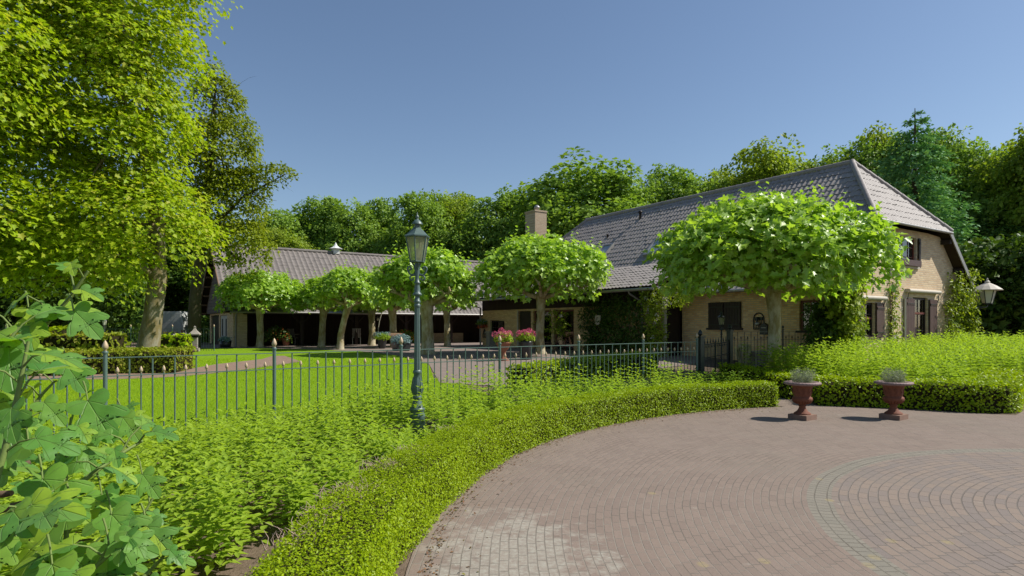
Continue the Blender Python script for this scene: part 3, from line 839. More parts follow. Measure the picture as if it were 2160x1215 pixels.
# ================================================================ LAMP POSTS
def lantern(root, z, s, mat, glassmat, phase=0.0, bulb=True):
    ph = phase
    rb, rt, hb = .097*s, .159*s, .338*s
    M = MT[mat]
    fr = MB()
    for k in range(6):
        a = ph + k * PI / 3
        p0 = (rb*math.cos(a), rb*math.sin(a), z); p1 = (rt*math.cos(a), rt*math.sin(a), z+hb)
        fr.tube([p0, p1], .010*s, 6)
        a2 = a + PI / 3
        fr.tube([p0, (rb*math.cos(a2), rb*math.sin(a2), z)], .010*s, 6)
        fr.tube([p1, (rt*math.cos(a2), rt*math.sin(a2), z+hb)], .013*s, 6)
    f = fr.build('lantern_frame', M, root)
    g = MB()
    for k in range(6):
        a = ph + k*PI/3; b = a + PI/3; q = .97
        g.add([(rb*q*math.cos(a), rb*q*math.sin(a), z), (rb*q*math.cos(b), rb*q*math.sin(b), z), (rt*q*math.cos(b), rt*q*math.sin(b), z+hb), (rt*q*math.cos(a), rt*q*math.sin(a), z+hb)], [(0,1,2,3)])
    g.build('glass_pane', MT[glassmat], f)
    rf = MB(); rf.lathe([(.178*s,0),(.178*s,.014*s),(.15*s,.032*s),(.05*s,.125*s),(.052*s,.14*s),(.037*s,.145*s),(.037*s,.175*s)], 6, (0,0,z+hb), False, ph)
    rf.lathe([(.074*s,.172*s),(.07*s,.19*s),(.04*s,.225*s),(.02*s,.24*s),(.014*s,.25*s),(.026*s,.265*s),(.022*s,.285*s),(.008*s,.3*s),(.008*s,.32*s),(0,.345*s)], 16, (0,0,z+hb))
    rf.build('lantern_roof', M, root)
    cr = MB()
    for k in range(3):
        a = ph + .5 + k*2*PI/3
        cr.tube([(rb*.8*math.cos(a), rb*.8*math.sin(a), z), (.045*s*math.cos(a), .045*s*math.sin(a), z-.05*s), (.028*s*math.cos(a), .028*s*math.sin(a), z-.11*s)], .011*s, 6)
    cr.lathe([(rb*.98,0),(rb*.98,.012*s),(0,.013*s)], 6, (0,0,z), False, ph)
    cr.build('cradle', M, root)
    if bulb:
        b = MB(); b.lathe([(.018*s,.012*s),(.018*s,.05*s),(.032*s,.09*s),(.034*s,.13*s),(.018*s,.175*s),(0,.185*s)], 12, (0,0,z)); b.build('bulb', MT['white'], root)

def lamp_post(loc, k, label, mat='iron_lamp', rz=.0, glassm='lampglass'):
    root = empty('lamp_post', loc, rz, label, 'lamp post'); M = MT[mat]
    b = MB()
    b.box((0,0,.02*k),(.26*k,.26*k,.04*k)); b.box((0,0,.18*k),(.19*k,.19*k,.32*k))
    for a in range(4):
        q = a*PI/2; b.box((.098*k*math.cos(q), .098*k*math.sin(q), .19*k), (.012*k if a%2==0 else .13*k, .13*k if a%2==0 else .012*k, .24*k))
    b.build('base', M, root)
    c = MB(); P = [(.10,.34),(.108,.36),(.108,.385),(.095,.4),(.092,.44),(.105,.455),(.105,.475),(.085,.49),(.07,.53),(.06,.58),(.052,.6),(.062,.615),(.062,.64),(.05,.65),(.055,.67),(.074,.72),(.07,.80),(.055,.88),(.045,.94),(.058,.955),(.058,.985),(.043,1.0)]
    c.lathe([(r*k,z*k) for r,z in P], 20)
    for j in range(8):                       # cast leaf relief on the baluster
        a = j*PI/4
        c.tube([(.058*k*math.cos(a), .058*k*math.sin(a), .66*k), (.077*k*math.cos(a), .077*k*math.sin(a), .74*k), (.056*k*math.cos(a), .056*k*math.sin(a), .9*k)], [.006*k,.013*k,.004*k], 6)
    c.build('baluster', M, root)
    MB().lathe([(.046*k,.99*k),(.040*k,1.4*k),(.037*k,1.86*k)], 24, (0,0,0), False, 0, .12).build('fluted_column', M, root)
    u = MB(); P = [(.040,1.85),(.046,1.87),(.046,1.885),(.036,1.89),(.036,1.905),(.046,1.92),(.046,1.935),(.036,1.945),(.03,1.99),(.03,2.0),(.062,2.015),(.064,2.03),(.05,2.045),(.038,2.06),(.042,2.1),(.032,2.14),(.032,2.165),(.044,2.175),(.044,2.19),(.03,2.2),(.026,2.26),(.036,2.33),(.028,2.37),(.03,2.39),(.036,2.4),(.034,2.41),(.034,2.45)]
    u.lathe([(r*k,z*k) for r,z in P], 20); u.build('capital', M, root)
    for sg in (-1, 1):                       # ladder arms with scrolls
        a = MB(); pts = []
        for t in range(0, 15):
            f = t/14; pts.append((sg*k*(.03+.10*f+.012*math.sin(f*PI)), 0, k*(2.30-.02*math.sin(f*PI)+.0+(.075*f*f))))
        for t in range(1, 11):
            q = t/10*1.6*PI; r = .03*(1-.55*t/10)
            pts.append((sg*k*(.13-.03+.0+r*math.cos(q)), 0, k*(2.375+r*math.sin(q))))
        a.tube([pts[0]]+pts[4:], [.016*k]+[.013*k]*(len(pts)-4), 7)
        pts = [(sg*k*.035,0,k*2.29)]
        for t in range(0, 11):
            q = PI*.5-t/10*1.7*PI; r = .036*(1-.5*t/10)
            pts.append((sg*k*(.07+r*math.cos(q)), 0, k*(2.245+r*math.sin(q))))
        a.tube(pts, [.014*k]+[.011*k]*(len(pts)-1), 7)
        a.build('scroll_arm', M, root)
    lantern(root, 2.468*k, k, mat, glassm, .35)
    return root

lamp_post((-1.29, 8.35, 0), 1.0, 'tall green cast iron lamp post with hexagonal lantern standing in the shrub bed', rz=.1)
lamp_post((6.35, 18.6, .0), .66, 'small black lamp post with lantern behind the iron gate, before the shuttered window', 'iron_dark', .3)
lamp_post((-19.0, 28.6, .2), .58, 'small grey lamp post far left by the light green clipped bush', 'zinc', .3, 'frost')

# ================================================================ URNS
def urn(loc, label, seed, flower):
    root = empty('garden_urn', loc, .62, label, 'urn', 'iron urns on the forecourt')
    MB().box((0,0,.042),(.33,.33,.084)).build('plinth', MT['slab'], root)
    P = [(.135,.084),(.138,.098),(.125,.11),(.085,.14),(.058,.185),(.05,.215),(.064,.225),(.064,.24),(.05,.25),(.075,.262),(.115,.285),(.15,.315),(.163,.345),(.155,.372),(.132,.385),(.13,.395),(.138,.41),(.142,.46),(.15,.52),(.165,.56),(.19,.58)]
    body = MB().lathe(P, 40)
    for k in range(20):                      # gadroons on the bowl
        a = 2*PI*k/20
        body.tube([(.085*math.cos(a),.085*math.sin(a),.263),(.128*math.cos(a),.128*math.sin(a),.289),(.16*math.cos(a),.16*math.sin(a),.33)],[.006,.014,.006],6)
    for k in range(10):                      # relief panels round the body
        a = 2*PI*k/10
        body.tube([(.14*math.cos(a),.14*math.sin(a),.42),(.147*math.cos(a+.12),.147*math.sin(a+.12),.47),(.147*math.cos(a-.1),.147*math.sin(a-.1),.5),(.156*math.cos(a+.05),.156*math.sin(a+.05),.535)],[.004,.009,.008,.004],6)
    body.build('bowl', MT['rust'], root)
    r = MB().lathe([(.185,.575),(.25,.585),(.29,.6),(.297,.615),(.285,.632),(.25,.638),(.2,.625),(.175,.6),(0,.595)], 40)
    for k in range(36):
        a = 2*PI*k/36
        r.tube([(.255*math.cos(a),.255*math.sin(a),.634),(.285*math.cos(a+.06),.285*math.sin(a+.06),.62),(.29*math.cos(a+.1),.29*math.sin(a+.1),.6)],[.008,.013,.006],5)
    r.build('rim', MT['rustrim'], root)
    g = np.random.default_rng(seed); n = 1500
    a = g.uniform(0, 2*PI, n); q = .17*np.sqrt(g.random(n)); z = g.random(n)**1.2
    sp = 1 + .35*z
    st = np.floor(g.random(n)*40); sa = st*2.4; sr = .15*np.sqrt((st+.5)/40)
    top = .12+.16*((st*7.3)%1.0)
    P = np.stack([sr*np.cos(sa)*sp+g.normal(0,.012,n), sr*np.sin(sa)*sp+g.normal(0,.012,n), .60+z*top],1)
    T = np.stack([np.cos(a)*.8, np.sin(a)*.8, np.full(n,.9)],1)
    pl_ = tag(Cloud().add(L_BLADE, P, rnd_dirs(n,g), g.uniform(.04,.075,n), T, g).build('lavender_plant', MT['lavender']), flower, 'plant', 'plants in the urns')
    pl_.location = loc; pl_.rotation_euler = (0,0,seed)
    return root
urn((4.95,10.46,.008), 'rusty iron urn on stone plinth nearest the end of the curved hedge', 1, 'grey green lavender tuft with tall sprigs in the urn by the curved hedge')
urn((6.53,10.5,.008), 'rusty iron urn on stone plinth standing alone before the corner hedge, right of its twin', 2, 'low grey green lavender tuft in the right hand urn')

# leaf litter swept against the hedge foot
rng = np.random.default_rng(77); n = 1500
ang = np.radians(rng.uniform(104, 205, n)); rr_ = 7.70 - np.abs(rng.normal(0, .07, n)) - .35 * (rng.random(n) < .12) * rng.random(n)
P = np.stack([C2[0] + rr_*np.cos(ang), C2[1] + rr_*np.sin(ang), np.full(n, .012) + gnp(C2[1] + rr_*np.sin(ang))], 1)
tag(Cloud().add(L_BOX, P, np.array([0,0,1]) + rng.normal(0,.35,(n,3)), rng.uniform(.012,.035,n), None, rng).build('leaf_litter', M_leaf('dry_leaves', [(.10,.055,.05),(.16,.10,.07),(.07,.045,.05),(.12,.13,.04)], .1, .8, .1)), 'dry brown leaf litter along the foot of the curved hedge on the bricks', 'leaf litter', kind='stuff')
# ================================================================ BUILDINGS
ANG = math.atan2(.553, .833)

def tile_roof(name, o, xd, dn, width, length, mat, parent, col=.21, row=.335, clips=(), amp=.034, lift=.02):
    """real pantile relief: rolls across, steps down"""
    o = Vector(o); xd = Vector(xd).normalized(); dn = Vector(dn).normalized(); nz = xd.cross(dn)
    if nz.z < 0: nz = -nz
    nc = max(1, round(width / col)); nr = max(1, round(length / row)); col = width / nc; row = length / nr
    ph = np.array([0, .12, .25, .38, .5, .62, .72, .82, .9]); hh = np.array([.05, .0, .04, .15, .4, .8, 1.0, .8, .35]) * amp
    X = (np.arange(nc)[:, None] + ph[None, :]).ravel() * col; X = np.append(X, width); Hh = np.append(np.tile(hh, nc), hh[0])
    rng = np.random.default_rng(nc + nr)
    V = []; F = []; k = len(X); base = 0
    o_ = np.array(o); xa = np.array(xd); da = np.array(dn); na = np.array(nz)
    for r in range(nr):
        jit = np.append(np.repeat(rng.normal(0, .004, nc), len(ph)), 0)
        jj = np.append(np.repeat(rng.normal(0, .008, nc), len(ph)), 0)
        for t, lf in ((r * row, 0.0), ((r + 1) * row + .01, lift), ((r + 1) * row + .008, 0.004)):
            jt = jj if t > r * row else 0 * jj
            V.append(o_ + X[:, None] * xa + (t + jt)[:, None] * da + (Hh + lf + jit)[:, None] * na)
        for a in (0, 1):
            i0 = base + a * k; i1 = base + (a + 1) * k
            F += [(i0 + i, i0 + i + 1, i1 + i + 1, i1 + i) for i in range(k - 1)]
        base += 3 * k
    V = np.concatenate(V)
    me = bpy.data.meshes.new(name); me.from_pydata(V.tolist(), [], F)
    bm = bmesh.new(); bm.from_mesh(me)
    for co, no in clips:
        bmesh.ops.bisect_plane(bm, geom=bm.verts[:] + bm.edges[:] + bm.faces[:], plane_co=co, plane_no=no, clear_outer=True)
    bm.normal_update()
    for f in bm.faces: f.smooth = True
    bm.to_mesh(me); bm.free()
    me.set_sharp_from_angle(angle=.7)
    me.materials.append(mat)
    ob = bpy.data.objects.new(name, me); COL.objects.link(ob); ob.parent = parent
    return ob

def ridge_caps(p0, p1, r, mat, parent, step=.36, name='ridge_tiles'):
    p0 = Vector(p0); p1 = Vector(p1); d = p1 - p0; n = max(1, round(d.length / step)); mb = MB(); u = d.normalized()
    for i in range(n):
        a = p0 + d * (i / n); b = p0 + d * ((i + 1) / n) + u * .04
        mb.tube([a, b - u * .05, b], [r * .88, r, r * 1.06], 10)
    return mb.build(name, mat, parent)

def wall_panel(mb, axis, fixed, outward, x0, x1, topf, breaks, holes, depth=.14, zb=0.0, thick=.3):
    """wall in the plane axis=fixed ('x' runs along y, 'y' runs along x); holes (a,b,z0,z1) with reveals"""
    cuts = sorted(set([x0, x1] + [b for b in breaks if x0 < b < x1] + [h[0] for h in holes] + [h[1] for h in holes]))
    def P(a, z, d=0.0):
        return (a, fixed - outward * d, z) if axis == 'y' else (fixed - outward * d, a, z)
    for a, b in zip(cuts[:-1], cuts[1:]):
        hs = sorted([h for h in holes if h[0] < (a+b)/2 < h[1]], key=lambda h: h[2])
        z = zb; zz = zb
        for h in hs:
            mb.add([P(a,z),P(b,z),P(b,h[2]),P(a,h[2])], [(0,1,2,3)]); z = h[3]
        mb.add([P(a,z),P(b,z),P(b,topf(b-1e-6)),P(a,topf(a+1e-6))], [(0,1,2,3)])
    for h in holes:
        a, b, z0, z1 = h
        for q in ([P(a,z0),P(a,z1),P(a,z1,depth),P(a,z0,depth)], [P(b,z0),P(b,z1),P(b,z1,depth),P(b,z0,depth)],
                  [P(a,z1),P(b,z1),P(b,z1,depth),P(a,z1,depth)], [P(a,z0),P(b,z0),P(b,z0,depth),P(a,z0,depth)]):
            mb.add(q, [(0,1,2,3)])
    return mb

def win_frame(axis, fixed, outward):
    """matrix: local (r along wall, o outward, z)"""
    if axis == 'y':   # wall along x, outward = -y when outward=-1
        return Matrix(((1,0,0,0),(0,outward,0,fixed),(0,0,1,0),(0,0,0,1)))
    return Matrix(((0,outward,0,fixed),(1,0,0,0),(0,0,1,0),(0,0,0,1)))

def window(parent, M, a, b, z0, z1, nx, nz, fmat, rail=None, rmat=None, curtain=True, fw=.06, glass='glass', sill=None, name='window'):
    f = MB(M); o0, o1 = -.13, -.07
    f.bx(a, a+fw, o0, o1, z0, z1).bx(b-fw, b, o0, o1, z0, z1).bx(a+fw, b-fw, o0, o1, z0, z0+fw).bx(a+fw, b-fw, o0, o1, z1-fw, z1)
    for i in range(1, nx):
        x = a + (b-a)*i/nx; f.bx(x-.015, x+.015, -.115, -.082, z0+fw, z1-fw)
    zs = [z0 + (z1-z0)*i/nz for i in range(1, nz)]
    for z in zs: f.bx(a+fw, b-fw, -.113, -.084, z-.014, z+.014)
    w = f.build(name, MT[fmat], parent)
    if rail: MB(M).bx(a+fw*.5, b-fw*.5, -.125, -.055, rail-.035, rail+.035).build('transom', MT[rmat or fmat], w)
    MB(M).bx(a+fw, b-fw, -.101, -.097, z0+fw, z1-fw).build('pane', MT[glass], w)
    if curtain:
        c = MB(M); n = 14; q = (b-a)/n
        for s0, s1 in ((a, a+(b-a)*.36), (b-(b-a)*.36, b)):
            k = 12
            vs = []
            for i in range(k+1):
                x = s0+(s1-s0)*i/k; vs += [(x, -.3+.025*math.sin(i*2.2), z0), (x, -.3+.025*math.sin(i*2.2), z1)]
            c.add(vs, [(2*i,2*i+2,2*i+3,2*i+1) for i in range(k)], True)
        c.build('curtain', MT['curtain'], w)
    if sill:
        MB(M).bx(a-.1, b+.1, -.05, .09, z0-.07, z0-.003).build('sill', MT[sill], w)
    return w

def shutter(parent, M, a, b, z0, z1, mat='brown', name='shutter', o=.035):
    s = MB(M); w = b - a
    s.bx(a, b, o, o+.03, z0, z1)
    n = max(2, round(w/.12))
    for i in range(n):
        x0 = a + w*i/n; s.bx(x0+.006, x0+w/n-.006, o+.03, o+.042, z0+.02, z1-.02)
    for z in (z0+.18, z1-.18): s.bx(a+.02, b-.02, o+.042, o+.056, z-.04, z+.04)
    sh = s.build(name, MT[mat], parent)
    h = MB(M)
    for z in (z0+.18, z1-.18): h.bx(a+.03, b-.06, o+.056, o+.062, z-.012, z+.012)
    h.build('hinge', MT['iron_dark'], sh)
    return sh

# ---------------------------------------------------------------- farmhouse
HX, HY = 14.0, 21.27
house = empty('brick_farmhouse', (HX, HY, 0), ANG, 'long yellow brick farmhouse with half hipped grey pantile roof and brown shutters', 'house')
RZ = 7.73; SL = .968; LT = 19.5
def zl(a): return RZ - SL * a
GY = .35                                       # gable wall stands back under the overhang
gt = lambda x: min(zl(abs(x)) - .14, 4.99 + .0)
g_holes = [(-.86, .86, 3.68, 4.74), (.60, 1.74, .25, 2.62), (-2.95, -2.1, 1.22, 2.36)]
wm = wall_panel(MB(), 'y', GY, -1, -4.53, 4.53, gt, [-2.75, 2.75], g_holes)
wm.build('gable_wall', MT['brickx'], house, False)
s_holes = [(.85, 1.52, 1.42, 2.42), (3.72, 5.10, 1.5, 2.42)]
zside = zl(4.53) - .14
wall_panel(MB(), 'x', -4.53, -1, GY, 6.4, lambda y: zside, [], s_holes).build('side_wall', MT['bricky'], house, False)
wall_panel(MB(), 'x', 4.53, 1, GY, LT - .3, lambda y: zside, [], []).build('side_wall', MT['bricky'], house, False)
wall_panel(MB(), 'y', LT - .3, 1, -5.5, 4.53, lambda x: min(zl(abs(x)) - .14, 4.99), [-2.75, 2.75], []).build('gable_wall', MT['brickx'], house, False)
# front of the low wing, under the swept roof
AW = -5.5
lt_holes = [(18.3, 19.25, 1.1, 1.9), (11.9, 13.4, .3, 2.35), (13.6, 15.1, .3, 2.35), (15.3, 16.4, .3, 2.35)]
wall_panel(MB(), 'x', AW, -1, 6.5, LT + .55, lambda y: 2.47, [], lt_holes).build('wing_wall', MT['bricky'], house, False)
MB().bx(AW - .03, AW + .1, 6.5, LT + .55, 2.45, 3.3).build('timber_band', MT['timber'], house)
wall_panel(MB(), 'y', 6.5, -1, AW, -4.53, lambda x: 3.3, [], [(-5.3, -4.7, .3, 2.3)]).build('porch_wall', MT['timberx'], house, False)
wall_panel(MB(), 'y', LT + .55, 1, AW, -2.7, lambda x: 3.3 if x < -4.2 else 3.9, [-4.2], []).build('wing_wall', MT['bricky'], house, False)
MB().bx(-5.3, -4.7, 6.44, 6.5, .3, 2.3).build('porch_door', MT['darkbrown'], house)

# roof surfaces
nL = Vector((-SL, 0, -1)).normalized(); dL = Vector((-1, 0, -SL)).normalized(); dR = Vector((1, 0, -SL)).normalized()
hp = Vector((0, 2.17, 2.63)).normalized(); hipN = Vector((0, -2.63, 2.17)).normalized()
hipN2 = Vector((0, 2.63, 2.17)).normalized()
sf = math.sqrt(1 + SL * SL)
LEN = LT + .0
cl1 = ((2.72, 0, 5.1), hipN); cl2 = ((2.72, LT, 5.1), hipN2)
R = MT['roof']
tile_roof('roof', (0, -.02, RZ), (0, 1, 0), dL, LEN + .04, 3.62 * sf, R, house, clips=[cl1, cl2])
tile_roof('roof', (-3.62, -.02, zl(3.62)), (0, 1, 0), dL, 6.34, 1.42 * sf, R, house)
tile_roof('roof', (0, -.02, RZ), (0, 1, 0), dR, LEN + .04, 5.25 * sf, R, house, clips=[cl1, cl2])
dW = Vector((-2.62, 0, -1.16)).normalized()
tile_roof('wing_roof', (-3.60, 6.3, zl(3.6) + .03), (0, 1, 0), dW, 14.0, 2.88, R, house)
hl = math.hypot(2.17, 2.63)
hd = Vector((0, -2.17, -2.63)).normalized()
cL = ((0, 2.17, RZ), Vector((-SL, 0, 1)).normalized()); cR = ((0, 2.17, RZ), Vector((SL, 0, 1)).normalized())
tile_roof('hip_roof', (-2.74, 2.17, RZ), (1, 0, 0), hd, 5.48, hl + .05, R, house, clips=[((0,2.17,RZ), Vector((-SL,0,1)).normalized() ), ((0,2.17,RZ), Vector((SL,0,1)).normalized())])
hd2 = Vector((0, 2.17, -2.63)).normalized()
tile_roof('hip_roof', (-2.74, LT - 2.17, RZ), (1, 0, 0), hd2, 5.48, hl + .05, R, house, clips=[((0,LT-2.17,RZ), Vector((-SL,0,1)).normalized()), ((0,LT-2.17,RZ), Vector((SL,0,1)).normalized())])
ridge_caps((0, 2.1, RZ + .02), (0, LT - 2.1, RZ + .02), .115, R, house)
for sx in (-1, 1):
    ridge_caps((sx * 2.76, -.03, 5.10), (0, 2.17, RZ + .03), .105, R, house, name='hip_tiles')
    ridge_caps((sx * 2.76, LT + .03, 5.10), (0, LT - 2.17, RZ + .03), .105, R, house, name='hip_tiles')
# undersides
so = MB()
def slab_(p, n, d=.05):
    p = [Vector(q) for q in p]; n = Vector(n).normalized()
    a = [q - n * .02 for q in p]; b = [q - n * (.02 + d) for q in p]; k = len(p)
    so.add(a + b, [tuple(range(k)), tuple(range(2*k-1, k-1, -1))] + [(i, k+i, k+(i+1) % k, (i+1) % k) for i in range(k)])
slab_([(0,2.17,RZ),(0,LT-2.17,RZ),(-2.72,LT,5.1),(-3.62,LT,zl(3.62)),(-3.62,6.3,zl(3.62)),(-5.02,6.3,zl(5.02)),(-5.02,0,zl(5.02)),(-2.72,0,5.1)], (-SL,0,1))
slab_([(0,2.17,RZ),(0,LT-2.17,RZ),(2.72,LT,5.1),(5.22,LT,zl(5.22)),(5.22,0,zl(5.22)),(2.72,0,5.1)], (SL,0,1))
slab_([(-3.6,6.3,zl(3.6)),(-3.6,20.3,zl(3.6)),(-6.2,20.3,3.09),(-6.2,6.3,3.09)], (-1.16,0,2.62))
slab_([(-2.72,0,5.1),(2.72,0,5.1),(0,2.17,RZ)], tuple(hipN)); slab_([(-2.72,LT,5.1),(2.72,LT,5.1),(0,LT-2.17,RZ)], tuple(hipN2))
so.build('soffit', MT['soffit'], house)
for sx in (-1, 1):
    bb = MB(); bb.bar((sx*2.70,-.02,5.06),(sx*5.2 if sx>0 else -5.02,-.02,zl(5.2 if sx>0 else 5.02)-.04),.035,.17)
    bb.build('bargeboard', MT['zinc'], house)
br = MB()                                      # purlin ends under the verge
for sx in (-1, 1):
    for q in (2.85, 3.9): br.bx(sx*q-.06, sx*q+.06, 0.02, GY, zl(q)-.32, zl(q)-.16)
br.build('rafter_end', MT['darkbrown'], house)
g = MB(); g.tube([(-6.27,6.3,3.0),(-6.27,20.3,3.0)], .06, 8); g.tube([(-6.27,7.6,2.97),(-6.2,7.6,2.86),(-5.75,7.5,2.62),(-5.6,7.5,2.4),(-5.6,7.5,.3)], .04, 8)
g.build('gutter', MT['zinc'], house)
g = MB(); g.tube([(-5.08,0,2.83),(-5.08,6.3,2.83)], .055, 8); g.tube([(-2.7,-.08,5.02),(2.7,-.08,5.02)], .05, 8); g.tube([(5.28,0,2.62),(5.28,LT,2.62)], .055, 8)
g.build('gutter', MT['zinc'], house)
MB().tube([(-6.27,20.2,2.97),(-5.95,20.15,2.7),(-5.62,20.1,2.6),(-5.62,20.1,.3)], .045, 8).build('downpipe', MT['zinc'], house)
MB().tube([(-.1,GY-.05,2.55),(-.1,GY-.05,.2)], .04, 8).build('downpipe', MT['cream'], house)
# chimney on the far half of the near slope
ch = MB(); ch.bx(-3.55, -2.75, 17.65, 18.6, 4.2, 7.95).bx(-3.58, -2.72, 17.62, 18.63, 7.95, 8.04)
c_ = ch.build('chimney', MT['chim'], house)
MB().lathe([(.13,8.04),(.13,8.2),(.17,8.22),(.17,8.3),(.06,8.4),(0,8.41)], 14, (-3.1,18.1,0)).build('chimney_pot', MT['zinc'], c_)
# skylights and vent on the near slope
def on_slope(a, y, lift=0.0):
    n = Vector((-SL, 0, 1)).normalized(); return Vector((-a, y, zl(a))) + n * lift
for (a, y, w, h) in ((2.72, 9.35, .95, 1.15), (2.5, 13.1, .75, .95)):
    n = Vector((-SL, 0, 1)).normalized(); M = Matrix.Translation(on_slope(a, y, .07)) @ Matrix((( 0, -1/sf, n.x, 0), (1, 0, n.y, 0), (0, -SL/sf, n.z, 0), (0, 0, 0, 1)))
    f = MB(M); f.bx(-w/2, w/2, -h/2, -h/2+.1, -.05, .07).bx(-w/2, w/2, h/2-.1, h/2, -.05, .07).bx(-w/2, -w/2+.09, -h/2+.1, h/2-.1, -.05, .07).bx(w/2-.09, w/2, -h/2+.1, h/2-.1, -.05, .07)
    k = f.build('skylight', MT['zinc'], house)
    MB(M).bx(-w/2+.09, w/2-.09, -h/2+.1, h/2-.1, .0, .03).build('pane', M_plain('skylight_pane', (.25,.3,.36), .08, .8, 0, .05, 2), k)
p = on_slope(.75, 12.4); MB().lathe([(.06,-.1),(.06,.3),(.1,.32),(.1,.42),(.0,.46)], 12, p).build('roof_vent', MT['darkbrown'], house)
p = on_slope(1.6, 13.9); MB().lathe([(.05,-.1),(.05,.14),(.08,.16),(.0,.22)], 10, p).build('roof_vent', MT['darkbrown'], house)
# gable openings
Mg = win_frame('y', GY, -1)
w = window(house, Mg, -.84, .84, 3.70, 4.72, 4, 3, 'redframe', sill='cream')
fb = MB(Mg); fb.bx(-.8, .8, .03, .2, 3.70, 3.9); fb.build('flower_box', MT['brown'], house)
shutter(house, Mg, .92, 1.05, 3.68, 4.74, 'darkbrown'); shutter(house, Mg, -1.05, -.92, 3.68, 4.74, 'darkbrown')
window(house, Mg, .60, 1.74, .25, 2.60, 2, 4, 'darkbrown', 2.05, 'redframe', name='french_window')
shutter(house, Mg, -.02, .58, .3, 2.56); shutter(house, Mg, 1.78, 2.36, .3, 2.56)
window(house, Mg, -2.94, -2.12, 1.24, 2.35, 2, 3, 'darkbrown', 1.85, 'redframe', sill='brown')
shutter(house, Mg, -3.52, -2.97, 1.2, 2.36); shutter(house, Mg, -2.09, -1.58, 1.2, 2.36)
for a, b, z in ((.0, 2.45, 2.78), (-3.5, -1.6, 2.46)):       # lead covered awning rolls over the openings
    mb = MB(Mg); mb.prism([(0,z),(.0,z+.16),(.1,z+.13),(.2,z+.06),(.21,z)], a, b, 'x')
    mb2 = MB(Mg); mb2.tube([(a, .12, z+.05), (b, .12, z+.05)], .07, 10); mb2.bx(a, b, .0, .1, z, z+.12)
    k = mb2.build('awning_box', MT['cream'], house)
    ar = MB(Mg)
    for q in (a+.04, b-.04): ar.tube([(q,.12,z),(q,.05,z-.35),(q,.03,z-.7)], .012, 6)
    ar.build('arm', MT['iron_dark'], k)
# side wall openings and fittings
Ms = win_frame('x', -4.53, -1)
window(house, Ms, .87, 1.50, 1.44, 2.41, 2, 2, 'redframe', sill='darkbrown')
shutter(house, Ms, .18, .84, 1.42, 2.42, 'darkbrown'); 
window(house, Ms, 3.74, 5.08, 1.52, 2.41, 2, 2, 'darkbrown', sill='darkbrown')
shutter(house, Ms, 4.43, 5.1, 1.46, 2.46, 'darkbrown'); shutter(house, Ms, 3.70, 4.40, 1.46, 2.46, 'darkbrown')
# wing openings
Mw = win_frame('x', AW, -1)
window(house, Mw, 18.32, 19.23, 1.12, 1.88, 2, 2, 'darkbrown')
shutter(house, Mw, 17.75, 18.28, 1.08, 1.86, 'darkbrown')
for a, b in ((11.95, 13.35), (13.65, 15.05)):
    window(house, Mw, a, b, .32, 2.33, 2, 1, 'redframe', name='glass_door', glass='glass')
MB(Mw).bx(15.33, 16.37, -.12, -.06, .3, 2.33).build('dark_door', MT['darkbrown'], house)
MB(Mw).bx(16.42, 16.5, .0, .05, .3, 2.4).build('door_post', MT['cream'], house)
# inside: dark floor and partition so panes look into a dim room
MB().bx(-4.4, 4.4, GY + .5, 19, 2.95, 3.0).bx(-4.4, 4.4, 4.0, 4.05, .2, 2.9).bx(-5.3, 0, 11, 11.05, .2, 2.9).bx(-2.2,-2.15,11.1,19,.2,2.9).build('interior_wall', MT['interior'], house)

def hw(x, y, z):                               # house frame -> world
    return Vector((HX + .833 * x - .553 * y, HY + .553 * x + .833 * y, z))

# things hung on the walls
def wall_thing(name, x, y, z, label, cat, rz=0.0):
    return empty(name, hw(x, y, z), ANG + rz, label, cat)
o = wall_thing('wall_ornament', -4.56, 3.0, 1.48, 'black wrought iron arched ornament on the brick wall between the shuttered windows', 'ornament')
mb = MB(); mb.tube([(0,-.2,0),(0,-.2,.36)]+[(0,-.2*math.cos(t*PI/10),.36+.2*math.sin(t*PI/10)) for t in range(1,11)]+[(0,.2,0),(0,-.2,0)], .02, 6)
mb.bx(-.02,.02,-.15,.15,.3,.42); mb.tube([(-.06,0,.42),(-.1,0,.3),(-.08,0,.12)], .03, 8); mb.bar((-.02,-.2,.05),(-.02,.2,.05),.02,.02)
for q in (-.1,0,.1): mb.tube([(0,q,0),(0,q,.3)], .012, 6)
mb.build('iron_frame', MT['iron_dark'], o); MB().lathe([(.0,.1),(.09,.12),(.1,.2),(0,.22)], 10, (-.07,0,.02)).build('basin', MT['zinc'], o)
o = wall_thing('mailbox', -4.6, 2.72, 1.3, 'small dark mailbox on the brick wall left of the largest plane trunk', 'mailbox')
MB().prism([(-.14,0),(.14,0),(.14,.3),(0,.4),(-.14,.3)], -.1, .03, 'x').build('box', MT['iron_dark'], o)
MB().bx(-.11,-.1,-.09,.09,.22,.24).build('flap', MT['zinc'], o)
o = wall_thing('bracket_lantern', 4.62, -.25, 2.45, 'large pale topped lantern on a bracket at the right corner of the gable', 'lantern')
o.scale = (1.25, 1.25, 1.25)
mb = MB(); mb.tube([(-.1,.46,-.1),(.5,0,-.1),(.62,0,-.06),(.62,0,.0)], .018, 8); mb.tube([(-.1,.46,-.45),(.15,.25,-.3),(.4,.05,-.11)], .014, 8); mb.build('bracket', MT['iron_dark'], o)
mb = MB(); mb.lathe([(.13,.02),(.235,.43)], 6, (.62,0,0), False); mb.build('glass_pane', MT['frost'], o)
mb = MB()
for k in range(6):
    a = k*PI/3; mb.tube([(.62+.132*math.cos(a),.132*math.sin(a),.02),(.62+.238*math.cos(a),.238*math.sin(a),.43)], .011, 6)
mb.lathe([(.1,0),(.14,.0),(.14,.03),(.1,.03)], 6, (.62,0,0), False); mb.build('lantern_frame', MT['iron_dark'], o)
